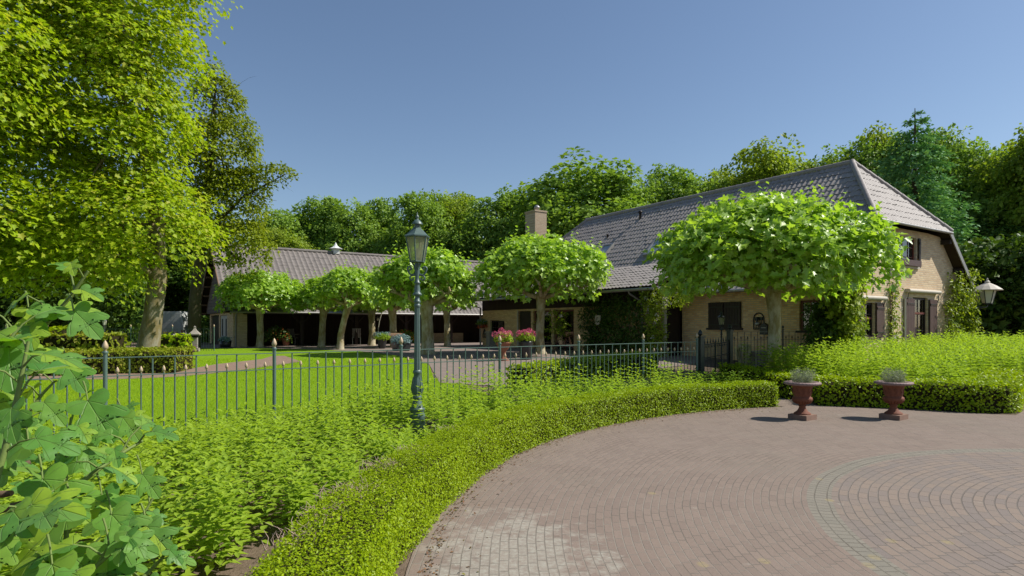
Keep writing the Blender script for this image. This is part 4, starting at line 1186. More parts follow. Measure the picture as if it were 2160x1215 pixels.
MB().lathe([(.40,.42),(.41,.44),(.25,.56),(.07,.66),(.07,.7),(.03,.74),(.02,.8),(0,.82)], 12, (.62,0,0), False).build('lantern_roof', MT['cream'], o)

# ---------------------------------------------------------------- barn
BX, BY = -15.0, 33.0
barn = empty('long_barn', (BX, BY, 0), ANG, 'long low barn with brown grey tiled roof and dark open front', 'barn')
BW, BL = 8.8, 27.0; BR = 6.38; bs = .77
def bz(y): return BR - bs * abs(y - BW / 2)
EO = .85                                       # eave overhang
# gable wall: brick below, weatherboard above
gh = [(1.95, 4.5, .3, 2.2), (4.95, 8.2, .3, 2.25)]
wall_panel(MB(), 'x', 0, -1, 0, BW, lambda y: 2.35, [], gh).build('gable_wall', MT['bricky'], barn, False)
MB().prism([(-.25,2.36),(BW+.25,2.36),(BW+.25,bz(BW+.25)-.1),(BW/2,BR-.12),(-.25,bz(-.25)-.1)], -.16, -.04, 'x').build('weatherboard', MT['weather'], barn)
Mb = win_frame('x', 0, -1)
for a in (1.97, 3.24):
    d_ = MB(Mb).bx(a, a+1.24, -.1, -.05, .32, 2.18).build('white_door', MT['cream'], barn)
    MB(Mb).bx(a+.45, a+.8, -.05, -.04, 1.0, 2.0).build('pane', MT['interior'], d_)
MB(Mb).bx(5.0, 8.15, -.12, -.06, .3, 2.2).build('dark_door', MT['darkbrown'], barn)
# front: brick corner, recessed dark timber, posts and beam
wall_panel(MB(), 'y', 0, -1, 0, .7, lambda x: 2.4, [], []).build('front_pier', MT['brickx'], barn, False)
MB().bx(.3, BL, 2.2, 2.35, .2, 4.0).build('timber_wall', MT['timberx'], barn)
MB().bx(.32, .42, .1, 2.2, .2, 2.4).build('timber_wall', MT['timber'], barn)
MB().bx(.5, BL, -.05, .15, 2.22, 2.45).build('beam', MT['darkbrown'], barn)
post = None
for i in range(8):
    if post is None:
        mb = MB(); mb.bx(-.09,.09,-.06,.12,.2,2.22); mb.bar((0,.03,1.65),(.5,.03,2.2),.09,.09); mb.bar((0,.03,1.65),(-.5,.03,2.2),.09,.09)
        post = mb.build('post', MT['darkbrown'], barn); o = post
    else:
        o = post.copy(); COL.objects.link(o); o.parent = barn
    o.location = (3.6 + i * 3.2, 0, 0)
MB().bx(15.6, 16.4, -.1, .3, .2, 2.3).build('brick_pillar', MT['brickx'], barn)
MB().bx(12.6, 15.0, 1.6, 1.8, .2, 1.1).build('low_wall', MT['brickx'], barn)
Rf = MT['barnroof']
bsl = math.hypot(1, bs)
tile_roof('roof', (-.55, BW/2, BR), (1, 0, 0), (0, -1, -bs), BL + 1, (BW/2 + EO) * bsl, Rf, barn, col=.3, row=.36, amp=.045, lift=.008)
tile_roof('roof', (-.55, BW/2, BR), (1, 0, 0), (0, 1, -bs), BL + 1, (BW/2 + EO) * bsl, Rf, barn, col=.3, row=.36, amp=.045, lift=.008)
ridge_caps((-.55, BW/2, BR + .03), (BL + .4, BW/2, BR + .03), .12, Rf, barn)
so = MB()
slab_([(-.5,BW/2,BR),(BL+.4,BW/2,BR),(BL+.4,-EO,bz(-EO)),(-.5,-EO,bz(-EO))], (0,-bs,1))
slab_([(-.5,BW/2,BR),(BL+.4,BW/2,BR),(BL+.4,BW+EO,bz(-EO)),(-.5,BW+EO,bz(-EO))], (0,bs,1))
so.build('soffit', MT['soffit'], barn)
for e in (-EO, BW + EO):
    MB().bar((-.56,BW/2,BR-.03),(-.56,e,bz(e)-.05),.04,.2).build('bargeboard', MT['wood'], barn)
la = MB()                                       # slats under the far verge
for i in range(7):
    y = BW/2 + .6 + i * .72; la.bx(-.5, -.16, y-.06, y+.06, bz(y)-.26, bz(y)-.16)
la.build('verge_slat', MT['wood'], barn)
MB().tube([(-.3,-EO-.06,bz(-EO)-.02),(BL,-EO-.06,bz(-EO)-.02)], .055, 8).build('gutter', MT['zinc'], barn)
MB().tube([(.05,-EO,bz(-EO)-.05),(.1,-.3,2.1),(.12,-.1,1.9),(.12,-.1,.2)], .05, 8).build('downpipe', MT['zinc'], barn)
cu = MB(); cu.box((6.95,BW/2,BR+.12),(.4,.4,.34))
k = cu.build('roof_ventilator', MT['white'], barn)
MB().lathe([(.44,.0),(.45,.02),(.26,.10),(.12,.22),(.04,.38),(.02,.43),(0,.46)], 8, (6.95,BW/2,BR+.28), False, PI/8).build('ventilator_cap', MT['white'], k)
def bw_(x, y, z): return Vector((BX + .833*x - .553*y, BY + .553*x + .833*y, z))
# ================================================================ TREES
def clump_leaves(cl, rng, C, Nn, R, k, tpl, size, flat=.45, jit=.6, droop=.0):
    """leaf sprays: k leaves round every clump centre, flattened along the clump normal"""
    n = len(C); C = np.repeat(C, k, 0); D = np.repeat(nrm(Nn), k, 0); r = np.repeat(R, k)
    g = rng.normal(0, 1, (n * k, 3)); g = g / np.maximum(1, np.linalg.norm(g, axis=1, keepdims=True) / 1.7)
    g = g - D * np.sum(g * D, 1, keepdims=True) * (1 - flat)
    P = C + g * r[:, None] * .6
    N = D + rng.normal(0, jit, (n * k, 3)); N[:, 2] += .25
    T = g + rng.normal(0, .4, g.shape); T[:, 2] -= droop
    cl.add(tpl, P, N, size * rng.uniform(.7, 1.25, n * k), T, rng)

def blob_clumps(rng, blobs, n, inner=.7, low=.55):
    """centres near the shells of a set of ellipsoids"""
    B = np.array(blobs, float); w = (B[:, 3] * B[:, 4] + B[:, 3] * B[:, 5] + B[:, 4] * B[:, 5]); w /= w.sum()
    q = rng.choice(len(B), n, p=w); d = rnd_dirs(n, rng)
    fl = (d[:, 2] < 0) & (rng.random(n) < low); d[fl, 2] *= -1
    r = inner + (1 - inner) * rng.random(n) ** .6
    C = B[q, :3] + d * B[q, 3:] * r[:, None]
    N = d / B[q, 3:]; N = nrm(N); N[:, 2] += .45
    return C, N

def limb(mb, p, d, L, r, rng, depth, bend=.25, n=5, spread=.8, kids=3):
    pts = [Vector(p)]; rr = [r]; d = Vector(d).normalized()
    for i in range(n):
        d = (d + Vector(rng.normal(0, bend, 3)) * .5).normalized(); pts.append(pts[-1] + d * L / n); rr.append(r * (1 - .75 * (i + 1) / n))
    mb.tube(pts, rr, 7 if r > .04 else 5)
    if depth > 0:
        for k in range(kids):
            i = rng.integers(1, n + 1); dd = (d + Vector(rng.normal(0, spread, 3))).normalized()
            limb(mb, pts[i], dd, L * rng.uniform(.4, .65), rr[i] * .75, rng, depth - 1, bend, 4, spread, kids)

def plane_tree(loc, R, zc, H, tr, seed, label, n, lean=(0, 0), leaf=.2, squash=1.0, group='pollarded plane trees', k=10, coff=0.0):
    rng = np.random.default_rng(seed); gz = ground(*loc)
    root = empty('plane_tree', (loc[0], loc[1], gz), ANG if squash != 1 else 0, label, 'tree', group)
    top = Vector((lean[0], lean[1], zc)); mb = MB()
    pts = [(0,0,-.1),(lean[0]*.05,lean[1]*.05,.15),(lean[0]*.25+rng.normal(0,.03),lean[1]*.2,zc*.35),(lean[0]*.6,lean[1]*.6+rng.normal(0,.03),zc*.7),tuple(top)]
    mb.tube(pts, [tr*1.5,tr*1.15,tr,tr*.92,tr*1.25], 14)
    mb.lathe([(0,-.2),(tr*1.2,-.1),(tr*1.45,.06),(tr*1.1,.22),(0,.3)], 12, top)
    m = 7
    for i in range(m):
        a = 2*PI*i/m + rng.normal(0, .2)
        e = Vector((coff*.8+math.cos(a)*R*.8*squash, math.sin(a)*R*.8, H*.22)); p1 = top + Vector((math.cos(a)*.5, math.sin(a)*.5, .12)); pm = top + e*.55 + Vector((0,0,.05+rng.normal(0,.06)))
        mb.tube([top, p1, pm, top + e], [tr*.75,tr*.5,tr*.34,tr*.15], 9)
        for j in range(4):
            s = top + e * (.3 + .2*j); t = s + Vector((rng.normal(0,.35), rng.normal(0,.35), H*rng.uniform(.25,.6)))
            mb.tube([s, (s+t)/2+Vector((0,0,.05)), t], [tr*.26,tr*.16,tr*.06], 6)
    mb.build('trunk', MT['bark_plane'], root)
    # crown: flat underneath, domed and ragged on top
    nc = n // k
    r = np.sqrt(rng.random(nc)) * 1.0; a = rng.uniform(0, 2*PI, nc)
    lump = 1 + .10*np.sin(3*a + seed) + .08*np.sin(7*a + 2*seed)
    rx = R * lump
    topz = H * (1 - .55 * r**2.6) * (1 + .12*np.sin(a*4+seed)*r + .07*np.sin(a*9+r*11+seed)); botz = .12*H - .22*H*np.clip(r-.55,0,1)
    f = rng.random(nc); f = np.where(rng.random(nc) < .55, 1 - .25*f**1.5, f)
    z = botz + (topz - botz) * f
    C = np.stack([top.x + coff + r*rx*np.cos(a)*squash, top.y + r*rx*np.sin(a), zc + z], 1)
    N = np.stack([np.cos(a)*r*1.1, np.sin(a)*r*1.1, .25 + f*.9], 1)
    cl = Cloud(); clump_leaves(cl, rng, C, N, np.full(nc, .38*R/3), k, L_PALM, leaf, .7, .6, .35)
    # upright shoots breaking the outline
    ns = int(58*R/3); r = np.sqrt(rng.random(ns))*.92; a = rng.uniform(0, 2*PI, ns); P=[];N=[];T=[];S=[]
    for i in range(ns):
        hgt = rng.uniform(.3, 1.2)*H*.42; z0 = H*(1-.55*r[i]**2.6)*.85
        for q in range(8):
            u = q/7; b = q*2.4+i
            P.append((top.x+coff+r[i]*R*math.cos(a[i])*squash*(1+.12*u), top.y+r[i]*R*math.sin(a[i])*(1+.12*u), zc+z0+u*hgt))
            N.append((math.cos(b)*.4, math.sin(b)*.4, .8)); T.append((math.cos(b), math.sin(b), .25)); S.append(leaf*(1.05-.45*u))
    cl.add(L_PALM, P, N, np.array(S), T, rng)
    cl.build('crown', MT['plane'], root)
    return root

big = W(1637, 760, 16.4)
plane_tree((big.x, big.y), 2.72, 2.42, 2.25, .165, 22, 'largest pollarded plane tree with broad umbrella crown in front of the brick house', 11500, (-.04, .1), .18, 1.0, coff=-.28)
def pt(px, Y): return ((px - 1080) / FPX * Y, Y)
plane_tree(pt(1140, 25), 2.6, 2.3, 2.25, .17, 22, 'umbrella shaped plane tree in front of the glass doors, below the chimney', 6500, (.03, .1), .2)
plane_tree(pt(902, 24.8), 1.85, 2.05, 2.1, .25, 23, 'plane tree with the stoutest trunk, just right of the tall lamp post', 4200, (-.05, 0), .19)
plane_tree(pt(548, 32.2), 2.15, 2.05, 1.75, .17, 24, 'leftmost umbrella shaped plane tree at the left end of the barn', 5200, (.0, 0), .18)
plane_tree(pt(678, 32.3), 1.35, 2.0, 1.55, .17, 25, 'slim plane tree, second from the left in the row before the barn', 3000, (.12, 0), .18)
plane_tree(pt(717, 29.3), 1.55, 2.15, 1.6, .15, 26, 'leaning plane tree with curved pale trunk, third from the left before the barn', 3200, (.42, 0), .18)
plane_tree(pt(784, 35.3), 1.5, 2.1, 1.7, .19, 27, 'plane tree standing back against the barn front, left of the wooden trough', 3000, (.0, 0), .19)
plane_tree(pt(832, 32.0), 1.6, 2.0, 2.1, .19, 28, 'plane tree between the potted hydrangeas, left of the tall lamp post', 3400, (-.12, 0), .19)
plane_tree(pt(944, 33.6), 1.5, 2.0, 2.4, .17, 29, 'slender plane tree nearest the brick wing, right of the stout trunk', 3200, (-.05, 0), .19)

def big_tree(name, loc, trunk, blobs, nclump, k, R, leaf, tpl, mat, bark, seed, label, cat='tree', flat=.4, jit=.55, droop=.3, inner=.7, low=.5, limbs=10, upb=0):
    rng = np.random.default_rng(seed); gz = ground(*loc)
    root = empty(name, (loc[0], loc[1], gz), 0, label, cat)
    mb = MB(); pts, rr = trunk; mb.tube(pts, rr, 16)
    B = np.array(blobs)
    for i in range(limbs):
        b = B[i % len(B)]; q = rng.integers(len(pts)//2, len(pts)); s = Vector(pts[q])
        e = Vector(b[:3] + rnd_dirs(1, rng)[0] * b[3:] * .75); m = s.lerp(e, .5) + Vector((0,0,.4)) + Vector(rng.normal(0,.2,3))
        r0 = rr[q]*.5; mb.tube([s, s.lerp(m,.5)+Vector(rng.normal(0,.08,3)), m, e], [r0,r0*.8,r0*.55,r0*.15], 8)
        limb(mb, m, (e-m)+Vector(rng.normal(0,.5,3)), (e-m).length*.8, r0*.4, rng, 1)
    mb.build('trunk', MT[bark], root)
    C, N = blob_clumps(rng, blobs, nclump, inner, low); N[:, 2] += upb
    cl = Cloud(); clump_leaves(cl, rng, C, N, R * rng.uniform(.7, 1.3, nclump), k, tpl, leaf, flat, jit, droop)
    cl.build('crown', MT[mat], root)
    return root

ml = pt(315, 22); g_ = ground(*ml)
A = [(-.9,-1.5,8.0,2.7,2.6,3.0),(.2,-1.6,4.7,2.4,2.4,1.6),(-2.6,-1.6,5.2,2.8,2.6,2.2),(-.1,-1.7,10.4,2.3,2.4,1.7),(-2.8,-1.0,10,2.8,2.8,3.0),(.1,-1.2,12.9,2.6,2.6,1.6),(-.9,-2.2,3.5,1.9,1.6,1.0),(-.2,-2.0,6.9,1.7,1.8,1.4),(-3.6,-1.6,3.6,2.0,1.8,1.2)]
big_tree('maple_tree', ml, ([(-.12,0,-.2),(-.05,0,.4),(.12,0,1.5),(.3,0,3.0),(.25,0,5),(0,0,8),(0,0,11)], [.5,.38,.315,.30,.25,.17,.06]), A, 720, 74, 1.0, .14, L_PALM, 'maple', 'bark_maple', 31, 'maple with thick leaning trunk and bright yellow green crown rising out of the top left', inner=.78, limbs=16, flat=.22, jit=.45, upb=.7)
B_ = [(0,0,7,4.6,4.2,3.6),(1.8,-.5,4.5,3.2,3.0,2.0),(.5,0,11.5,4.4,4,3.6),(2.8,-1,8.5,2.8,2.6,2.4),(2.4,-1,13,3,3,2.6)]
big_tree('maple_tree', (-18.3,17.6), ([(-1.6,0,-.2),(-1.6,0,2),(-1.4,0,5),(-1,0,10)], [.5,.4,.3,.1]), B_, 560, 58, 1.1, .15, L_PALM, 'maple', 'bark_maple', 32, 'maple crown at the far left edge, its trunk out of the picture', limbs=12, flat=.22, jit=.45, upb=.7)
bl = (-15.9, 30.6)
D_ = [(1.6,0,6.6,2.0,2.0,2.3),(1.2,0,9.4,1.9,2,2.2),(1.2,0,12.0,1.15,1.2,1.5),(2.8,-.3,5.0,1.2,1.2,1.3),(3.9,-.2,8.7,1.3,.5,.3),(2.3,-.2,10.6,.9,.9,1.0),(.2,0,7.5,1.6,1.6,2.6),(2.6,0,8.0,1.1,1.0,1.0),(1.0,0,13.3,.6,.6,.8)]
big_tree('beech_tree', bl, ([(0,0,-.2),(.1,0,2.5),(.5,0,6),(1,0,10),(1.1,0,13.5)], [.35,.28,.22,.12,.03]), D_, 640, 30, .62, .17, L_DIAM, 'beech', 'bark', 33, 'tall dark olive beech with feathery drooping sprays before the left end of the barn', flat=.25, jit=.5, droop=.9, limbs=14)
hang = Cloud(); rg = np.random.default_rng(5)

# ---------------------------------------------------------------- woodland trees: built once, copied one by one
def wood_proto(seed, mat, tall, wide, nclump=760, k=34, ls=.021):
    rng = np.random.default_rng(seed)
    root = empty('woodland_tree'); mb = MB()
    mb.tube([(0,0,-.3),(.05,0,.2*tall),(rng.normal(0,.2),rng.normal(0,.2),.6*tall),(rng.normal(0,.3),0,.9*tall)], [.026*tall,.02*tall,.012*tall,.003*tall], 9)
    blobs = [(0,0,.50*tall,wide*.38,wide*.38,.34*tall), (rng.normal(0,.06)*wide,0,.74*tall,wide*.27,wide*.27,.20*tall)]
    for i in range(24):
        f = rng.uniform(.25, .95); w = wide*.5*(math.sin(PI*min(1,(f+.16)*.8))**.5)
        a = rng.uniform(0, 2*PI); q = w*rng.uniform(.55,.8); s = wide*rng.uniform(.07,.16)
        blobs.append((q*math.cos(a), q*math.sin(a), tall*f, s*1.25, s*1.25, s*.8))
    for i in range(10):
        b = blobs[2+i]; limb(mb, (0,0,b[2]*.7), (b[0],b[1],b[2]*.3), math.hypot(b[0],b[1])*.8, .008*tall, rng, 1, .15, 5, .5)
    mb.build('trunk', MT['bark'], root)
    C, N = blob_clumps(rng, blobs, nclump, .78, .35)
    C += rng.normal(0, .032*tall, C.shape)
    cl = Cloud(); clump_leaves(cl, rng, C, N, rng.uniform(.6,1.4,nclump)*tall*.048, k, L_CLUSTER, ls*tall, .5, .6, .3)
    cl.build('crown', MT[mat], root)
    return root

protos = {('A',i): wood_proto(50+i, 'woodA', 10, 6.6) for i in range(3)}
protos.update({('B',i): wood_proto(60+i, 'woodB', 10, 6.2) for i in range(2)})
protos.update({('C',i): wood_proto(70+i, 'woodC', 10, 7.0, 620, 34, .018) for i in range(2)})
used = set()
def wood_tree(kind, px, topy, Y, wpx, label, rz=None):
    p = protos[kind]
    if kind in used: r = copy_tree(p)
    else: r = p; used.add(kind)
    x = (px-1080)/FPX*Y; gz = ground(x, Y); h = EYE + (687-topy)/FPX*Y - gz; w = wpx/FPX*Y
    r.location = (x, Y, gz-.1); r.scale = (w/4.6, w/4.6, h/10.0*.905); r.rotation_euler = (0,0, rz if rz is not None else (px*.37) % 6.28)
    tag(r, label, 'tree', 'woodland trees behind the house and barn')
    return r
A0,A1,A2,B0,B1,K0,K1 = ('A',0),('A',1),('A',2),('B',0),('B',1),('C',0),('C',1)
for kind, px, ty, Y, w, lab in (
    (A0, 592, 408, 62, 135, 'green woodland tree behind the left end of the barn roof, next to the dark beech'),
    (A1, 668, 404, 66, 130, 'woodland tree behind the barn left of its white roof ventilator'),
    (A2, 748, 386, 62, 135, 'woodland tree directly above the white ventilator of the barn'),
    (A1, 818, 408, 66, 110, 'small topped woodland tree in the dip left of the tall lamp post'),
    (A0, 888, 372, 60, 130, 'rounded woodland tree directly behind the lantern of the tall lamp post'),
    (B0, 955, 382, 64, 120, 'pale woodland tree just right of the tall lantern'),
    (A2, 1030, 370, 58, 140, 'dark rounded woodland tree between the tall lantern and the chimney'),
    (A1, 1105, 392, 60, 110, 'woodland tree directly behind the chimney'),
    (A0, 1238, 296, 52, 255, 'broad oak rising highest above the left part of the farmhouse roof'),
    (A2, 1338, 342, 56, 130, 'woodland tree at the right shoulder of the broad oak'),
    (A1, 1440, 320, 58, 150, 'dark green woodland tree in the gap right of the broad oak'),
    (B1, 1512, 340, 60, 120, 'lower woodland tree above the middle of the farmhouse ridge'),
    (B0, 1592, 296, 54, 150, 'sunlit thin topped tree above the farmhouse ridge'),
    (B1, 1690, 288, 56, 180, 'yellow green tree above the right half of the farmhouse ridge'),
    (A0, 1790, 252, 54, 170, 'tall tree directly behind the right peak of the farmhouse roof'),
    (B0, 1862, 255, 54, 120, 'woodland tree just left of the blue green conifer'),
    (A1, 2020, 250, 54, 150, 'tree rising just right of the blue green conifer'),
    (A2, 2105, 240, 46, 170, 'dark leafy tree near the right edge of the picture'),
    (B1, 2190, 222, 42, 170, 'tall tree cut by the right edge of the picture'),
    (B0, 585, 462, 50, 100, 'low yellow green tree peeping over the left end of the barn roof'),
    (K0, 2125, 480, 31, 150, 'low dark bushy tree at the right edge behind the bracket lantern'),
    (K1, 2230, 460, 30, 150, 'dark bushy tree outside the right corner, beyond the shrub bank'),
    (K0, 30, 420, 50, 300, 'dark tree in deep shade at the far left behind the maples'),
    (K1, 170, 440, 48, 240, 'dark tree in deep shade behind the far iron fence, left part'),
    (K0, 290, 430, 50, 220, 'dark tree in deep shade behind the leaning maple trunk'),
    (K1, 400, 430, 52, 200, 'dark tree in deep shade beside the barn gable'),
    (K0, 2060, 420, 44, 190, 'dark tree behind the corner of the farmhouse gable'),
    ):
    wood_tree(kind, px, ty, Y, w, lab)

# blue green conifer right of the roof peak
rng = np.random.default_rng(80); Y = 40.0; cx = (1930-1080)/FPX*Y; gz = ground(cx, Y); Hc = EYE + (687-228)/FPX*Y - gz
con = empty('conifer', (cx, Y, gz), 0, 'blue green conifer with pointed top behind the right end of the farmhouse', 'tree')
MB().tube([(0,0,-.2),(0,0,Hc*.6),(0,0,Hc)], [.35,.2,.02], 10).build('trunk', MT['bark'], con)
P=[];N=[];T=[];SZ=[]
TIER = 26
for i in range(900):
    f = min(.995, 1 - rng.random()**.62); f = (math.floor(f*TIER) + .5 + rng.normal(0,.16))/TIER; f = min(.999, max(0, f))
    z = Hc*(.05+.945*f); tier = math.sin(math.floor(f*TIER)*2.3)*.12
    L = (1-f)**.70*5.9*rng.uniform(.55,1.08)*(1+tier)+.05; a = rng.uniform(0,2*PI); d = np.array([math.cos(a),math.sin(a),0])
    for j in range(36):
        u = rng.random()**.55; p = d*L*u + np.array([0,0,z-.30*L*u*u+.10*L*u]) + rng.normal(0,.03+.09*u*min(1,L),3)
        P.append(p); N.append(np.array([0,0,1])+rng.normal(0,.5,3)); T.append(d+np.array([0,0,-.2])+rng.normal(0,.4,3)); SZ.append(rng.uniform(.16,.34)*min(1,.45+.4*L))
Cloud().add(L_DIAM, P, N, np.array(SZ), T, rng).build('crown', MT['spruce'], con)

# solid mass of the wood behind and its undergrowth
rng = np.random.default_rng(81); n = 26000
x = rng.uniform(-75, 85, n); y = rng.uniform(66, 78, n) - .0015*np.abs(x)**2; z = .4 + rng.random(n)**1.2*9.0
u = 9000; xu = rng.uniform(-70, 80, u); yu = 52 + rng.uniform(0, 8, u) - .0012*xu**2; zu = .45 + rng.random(u)**2*2.6
xl = rng.uniform(-48, -17, 22000); yl = 44 + rng.uniform(-3, 6, 22000); zl_ = .4 + rng.random(22000)**1.3*4.5
kk = (np.abs(xl/yl*FPX + 1080 - 360) > 45) | (yl > 48); xl, yl, zl_ = xl[kk], yl[kk], zl_[kk]
xr = rng.uniform(19, 42, 26000); yr = 33 + rng.uniform(-4, 7, 26000); zr = .4 + rng.random(26000)**1.2*5.5
P = np.concatenate([np.stack([x,y,z],1), np.stack([xu,yu,zu],1), np.stack([xl,yl,zl_],1), np.stack([xr,yr,zr],1)])
Nn = rnd_dirs(len(P), rng); Nn[:,1] -= .5; Nn[:,2] += .4
tag(Cloud().add(L_CLUSTER, P, Nn, rng.uniform(.6,1.3,len(P))*np.where(P[:,1]>60,1.0,.38), None, rng).build('woodland', MT['woodC']), 'dark mass of woodland and undergrowth closing the view behind the trees', 'wood', kind='stuff')

# ================================================================ CLIMBERS
def climber(name, label, boxes, n, leaf, mat, seed, out, stems, extra=None, tpl=L_OVAL):
    rng = np.random.default_rng(seed)
    b0 = boxes[0]; root = empty(name, hw((b0[0]+b0[1])/2, (b0[2]+b0[3])/2, .3), ANG, label, 'climbing plant')
    off = np.array([(b0[0]+b0[1])/2, (b0[2]+b0[3])/2, .3])
    cl = Cloud(); vol = np.array([(b[1]-b[0]+.1)*(b[5]-b[4])+(b[3]-b[2]+.1)*(b[5]-b[4]) for b in boxes]); vol /= vol.sum()
    for b, v in zip(boxes, vol):
        m = int(n*v); nc = max(6, m//14); C = np.stack([rng.uniform(b[0],b[1],nc), rng.uniform(b[2],b[3],nc), rng.uniform(b[4],b[5],nc)],1) - off
        N = np.tile(np.array(out, float), (nc,1)); N[:,2] += .35; N += rng.normal(0,.25,N.shape)
        clump_leaves(cl, rng, C, N, np.full(nc, .2), 14, tpl, leaf, .6, .6, .6)
    cl.build('foliage', MT[mat], root)
    mb = MB()
    for s in stems:
        p = [Vector(q)-Vector(off) for q in s]; mb.tube(p, [.03,.025]+[.015]*(len(p)-2), 6)
    mb.build('stem', MT['twig'], root)
    if extra:
        mt, m, sz = extra; nc = m//9
        b = boxes[-1]
        for b in boxes:
            C = np.stack([rng.uniform(b[0],b[1],nc), rng.uniform(b[2],b[3],nc), rng.uniform(b[4],b[5],nc)],1) - off + np.array(out)*.12
            c2 = Cloud(); clump_leaves(c2, rng, C, np.tile(np.array(out,float),(nc,1)), np.full(nc,.06), 9, L_OVAL, sz, .6, .9)
            c2.build('blossom', MT[mt], root)
    return root

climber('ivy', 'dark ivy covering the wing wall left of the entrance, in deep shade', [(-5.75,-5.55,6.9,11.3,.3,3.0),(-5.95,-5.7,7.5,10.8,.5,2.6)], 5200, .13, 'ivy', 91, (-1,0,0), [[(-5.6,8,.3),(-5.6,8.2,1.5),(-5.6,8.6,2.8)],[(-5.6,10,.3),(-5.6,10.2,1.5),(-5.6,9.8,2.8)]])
climber('climbing_rose', 'pale flowering climbing rose on the post at the entrance corner of the wing', [(-6.1,-5.7,6.2,6.8,.3,2.5),(-6.3,-5.4,5.3,7.0,2.4,3.1)], 2300, .11, 'climber', 92, (-.8,-.4,0), [[(-5.9,6.5,.2),(-5.9,6.5,1.2),(-5.85,6.4,2.6)]], ('rosepale', 160, .06))
MB_ = MB(); MB_.bx(-5.62,-5.5,6.3,6.42,.2,3.1); MB_.build('porch_post', MT['cream'], house)
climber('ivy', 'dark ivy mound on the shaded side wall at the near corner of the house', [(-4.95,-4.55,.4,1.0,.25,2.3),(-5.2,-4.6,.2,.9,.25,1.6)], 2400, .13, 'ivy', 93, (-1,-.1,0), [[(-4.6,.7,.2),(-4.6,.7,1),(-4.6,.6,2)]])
climber('climbing_plant', 'sunlit climber on the near corner of the gable, below the largest plane crown', [(-4.7,-3.7,-.15,.25,.3,2.9),(-4.95,-4.2,-.35,.2,.3,3.3),(-5.2,-4.3,-.3,.3,2.0,3.4)], 4200, .14, 'climber', 94, (0,-1,0), [[(-4.2,.3,.2),(-4.2,.25,1.3),(-4.3,.25,2.8)]], None, L_PALM)
climber('climbing_plant', 'thin climber between the two windows of the sunny gable', [(-1.35,-.75,.12,.3,.3,1.9),(-1.2,-.9,.15,.3,1.8,3.2),(-1.4,-.5,.1,.3,.3,1.2)], 1100, .11, 'climber', 95, (0,-1,0), [[(-1.0,.3,.2),(-1.05,.3,1.4),(-1.0,.3,3.1)],[(-.9,.3,.2),(-1.1,.3,1.2),(-1.15,.3,2.6)]], ('rosepale', 45, .06))
climber('climbing_plant', 'thick climber at the right corner of the gable beside the bracket lantern', [(2.75,4.5,-.05,.25,.3,2.4),(3.3,4.7,-.2,.25,2.2,3.6),(4.2,4.9,-.2,.4,.3,3.0)], 4300, .13, 'climber', 96, (0.2,-1,0), [[(3.4,.3,.2),(3.5,.25,1.5),(3.9,.25,3.3)]])

# ================================================================ POTS AND SMALL THINGS
def pot_plant(name, label, loc, pot, plant_fn, potmat, cat='potted plant', group=None):
    root = empty(name, (*loc, ground(*loc)+.01), 0, label, cat, group)
    MB().lathe(pot, 24).build('pot', MT[potmat], root)
    plant_fn(root); return root

def ball(root, c, r, n, leaf, mat, seed, name='foliage', tpl=L_OVAL, squash=.75):
    rng = np.random.default_rng(seed); d = rnd_dirs(n, rng); d[:,2] = np.abs(d[:,2])*1.0-.25
    P = np.array(c) + d*np.array([r,r,r*squash])*rng.uniform(.7,1.05,(n,1))
    return Cloud().add(tpl, P, d+rng.normal(0,.5,(n,3)), leaf*rng.uniform(.7,1.2,n), None, rng).build(name, MT[mat], root)

def heads(root, c, r, m, mat, seed, hr=.11, z=.12):
    rng = np.random.default_rng(seed); cl = Cloud()
    for i in range(m):
        a = i*2.4+seed; q = r*math.sqrt((i+.5)/m); ctr = np.array(c)+np.array([q*math.cos(a), q*math.sin(a), z*(1.3-q/r*.8)+rng.normal(0,.03)])
        d = rnd_dirs(110, rng); cl.add(L_BOX, ctr+d*hr, d+rng.normal(0,.3,d.shape), rng.uniform(.035,.05,110), None, rng)
    cl.build('blossom', MT[mat], root)

POT = [(.13,0),(.17,.04),(.2,.25),(.235,.42),(.25,.43),(.25,.47),(.22,.47),(.2,.42),(0,.42)]
PED = [(.2,0),(.2,.05),(.1,.1),(.08,.3),(.1,.33),(.2,.45),(.26,.6),(.28,.62),(.27,.65),(.22,.62),(0,.6)]
def hyd(c, m, mat, seed, r=.36):
    def f(root):
        ball(root, c, r, 500, .11, 'shrub', seed); heads(root, (c[0],c[1],c[2]+.08), r*.95, m, mat, seed)
    return f
pot_plant('potted_hydrangea', 'pink hydrangea with leafy top in a terracotta pedestal pot', pt(1062, 21.8), PED, hyd((.0,0,.78), 9, 'pink', 3, .34), 'terra')
pot_plant('potted_hydrangea', 'deep pink hydrangea in tall black pot', pt(1109, 22.2), [(.16,0),(.2,.03),(.23,.5),(.26,.62),(.26,.66),(.22,.64),(0,.6)], hyd((0,0,.78), 8, 'pink', 4, .33), 'pot')
pot_plant('potted_hydrangea', 'blue green hydrangea in a dark round pot beside the wooden trough', pt(806, 30.5), POT, hyd((0,0,.55), 8, 'blueflower', 5, .38), 'pot')
o = empty('planter_trough', (*pt(846, 27.6), .46), ANG, 'black tapered trough holding a mound of blue green flowers, left of the lamp post', 'planter')
MB().prism([(-.28,0),(.28,0),(.4,.42),(-.4,.42)], -.28, .28).build('trough', MT['pot'], o)
ball(o, (0,0,.42), .46, 500, .1, 'blueflower', 6, 'foliage', L_OVAL, .6); heads(o, (0,0,.5), .4, 12, 'blueflower', 6)
o = empty('wooden_trough', (*pt(824, 31.2), .46), .3, 'rough wooden log trough on legs under a plane tree before the barn', 'trough')
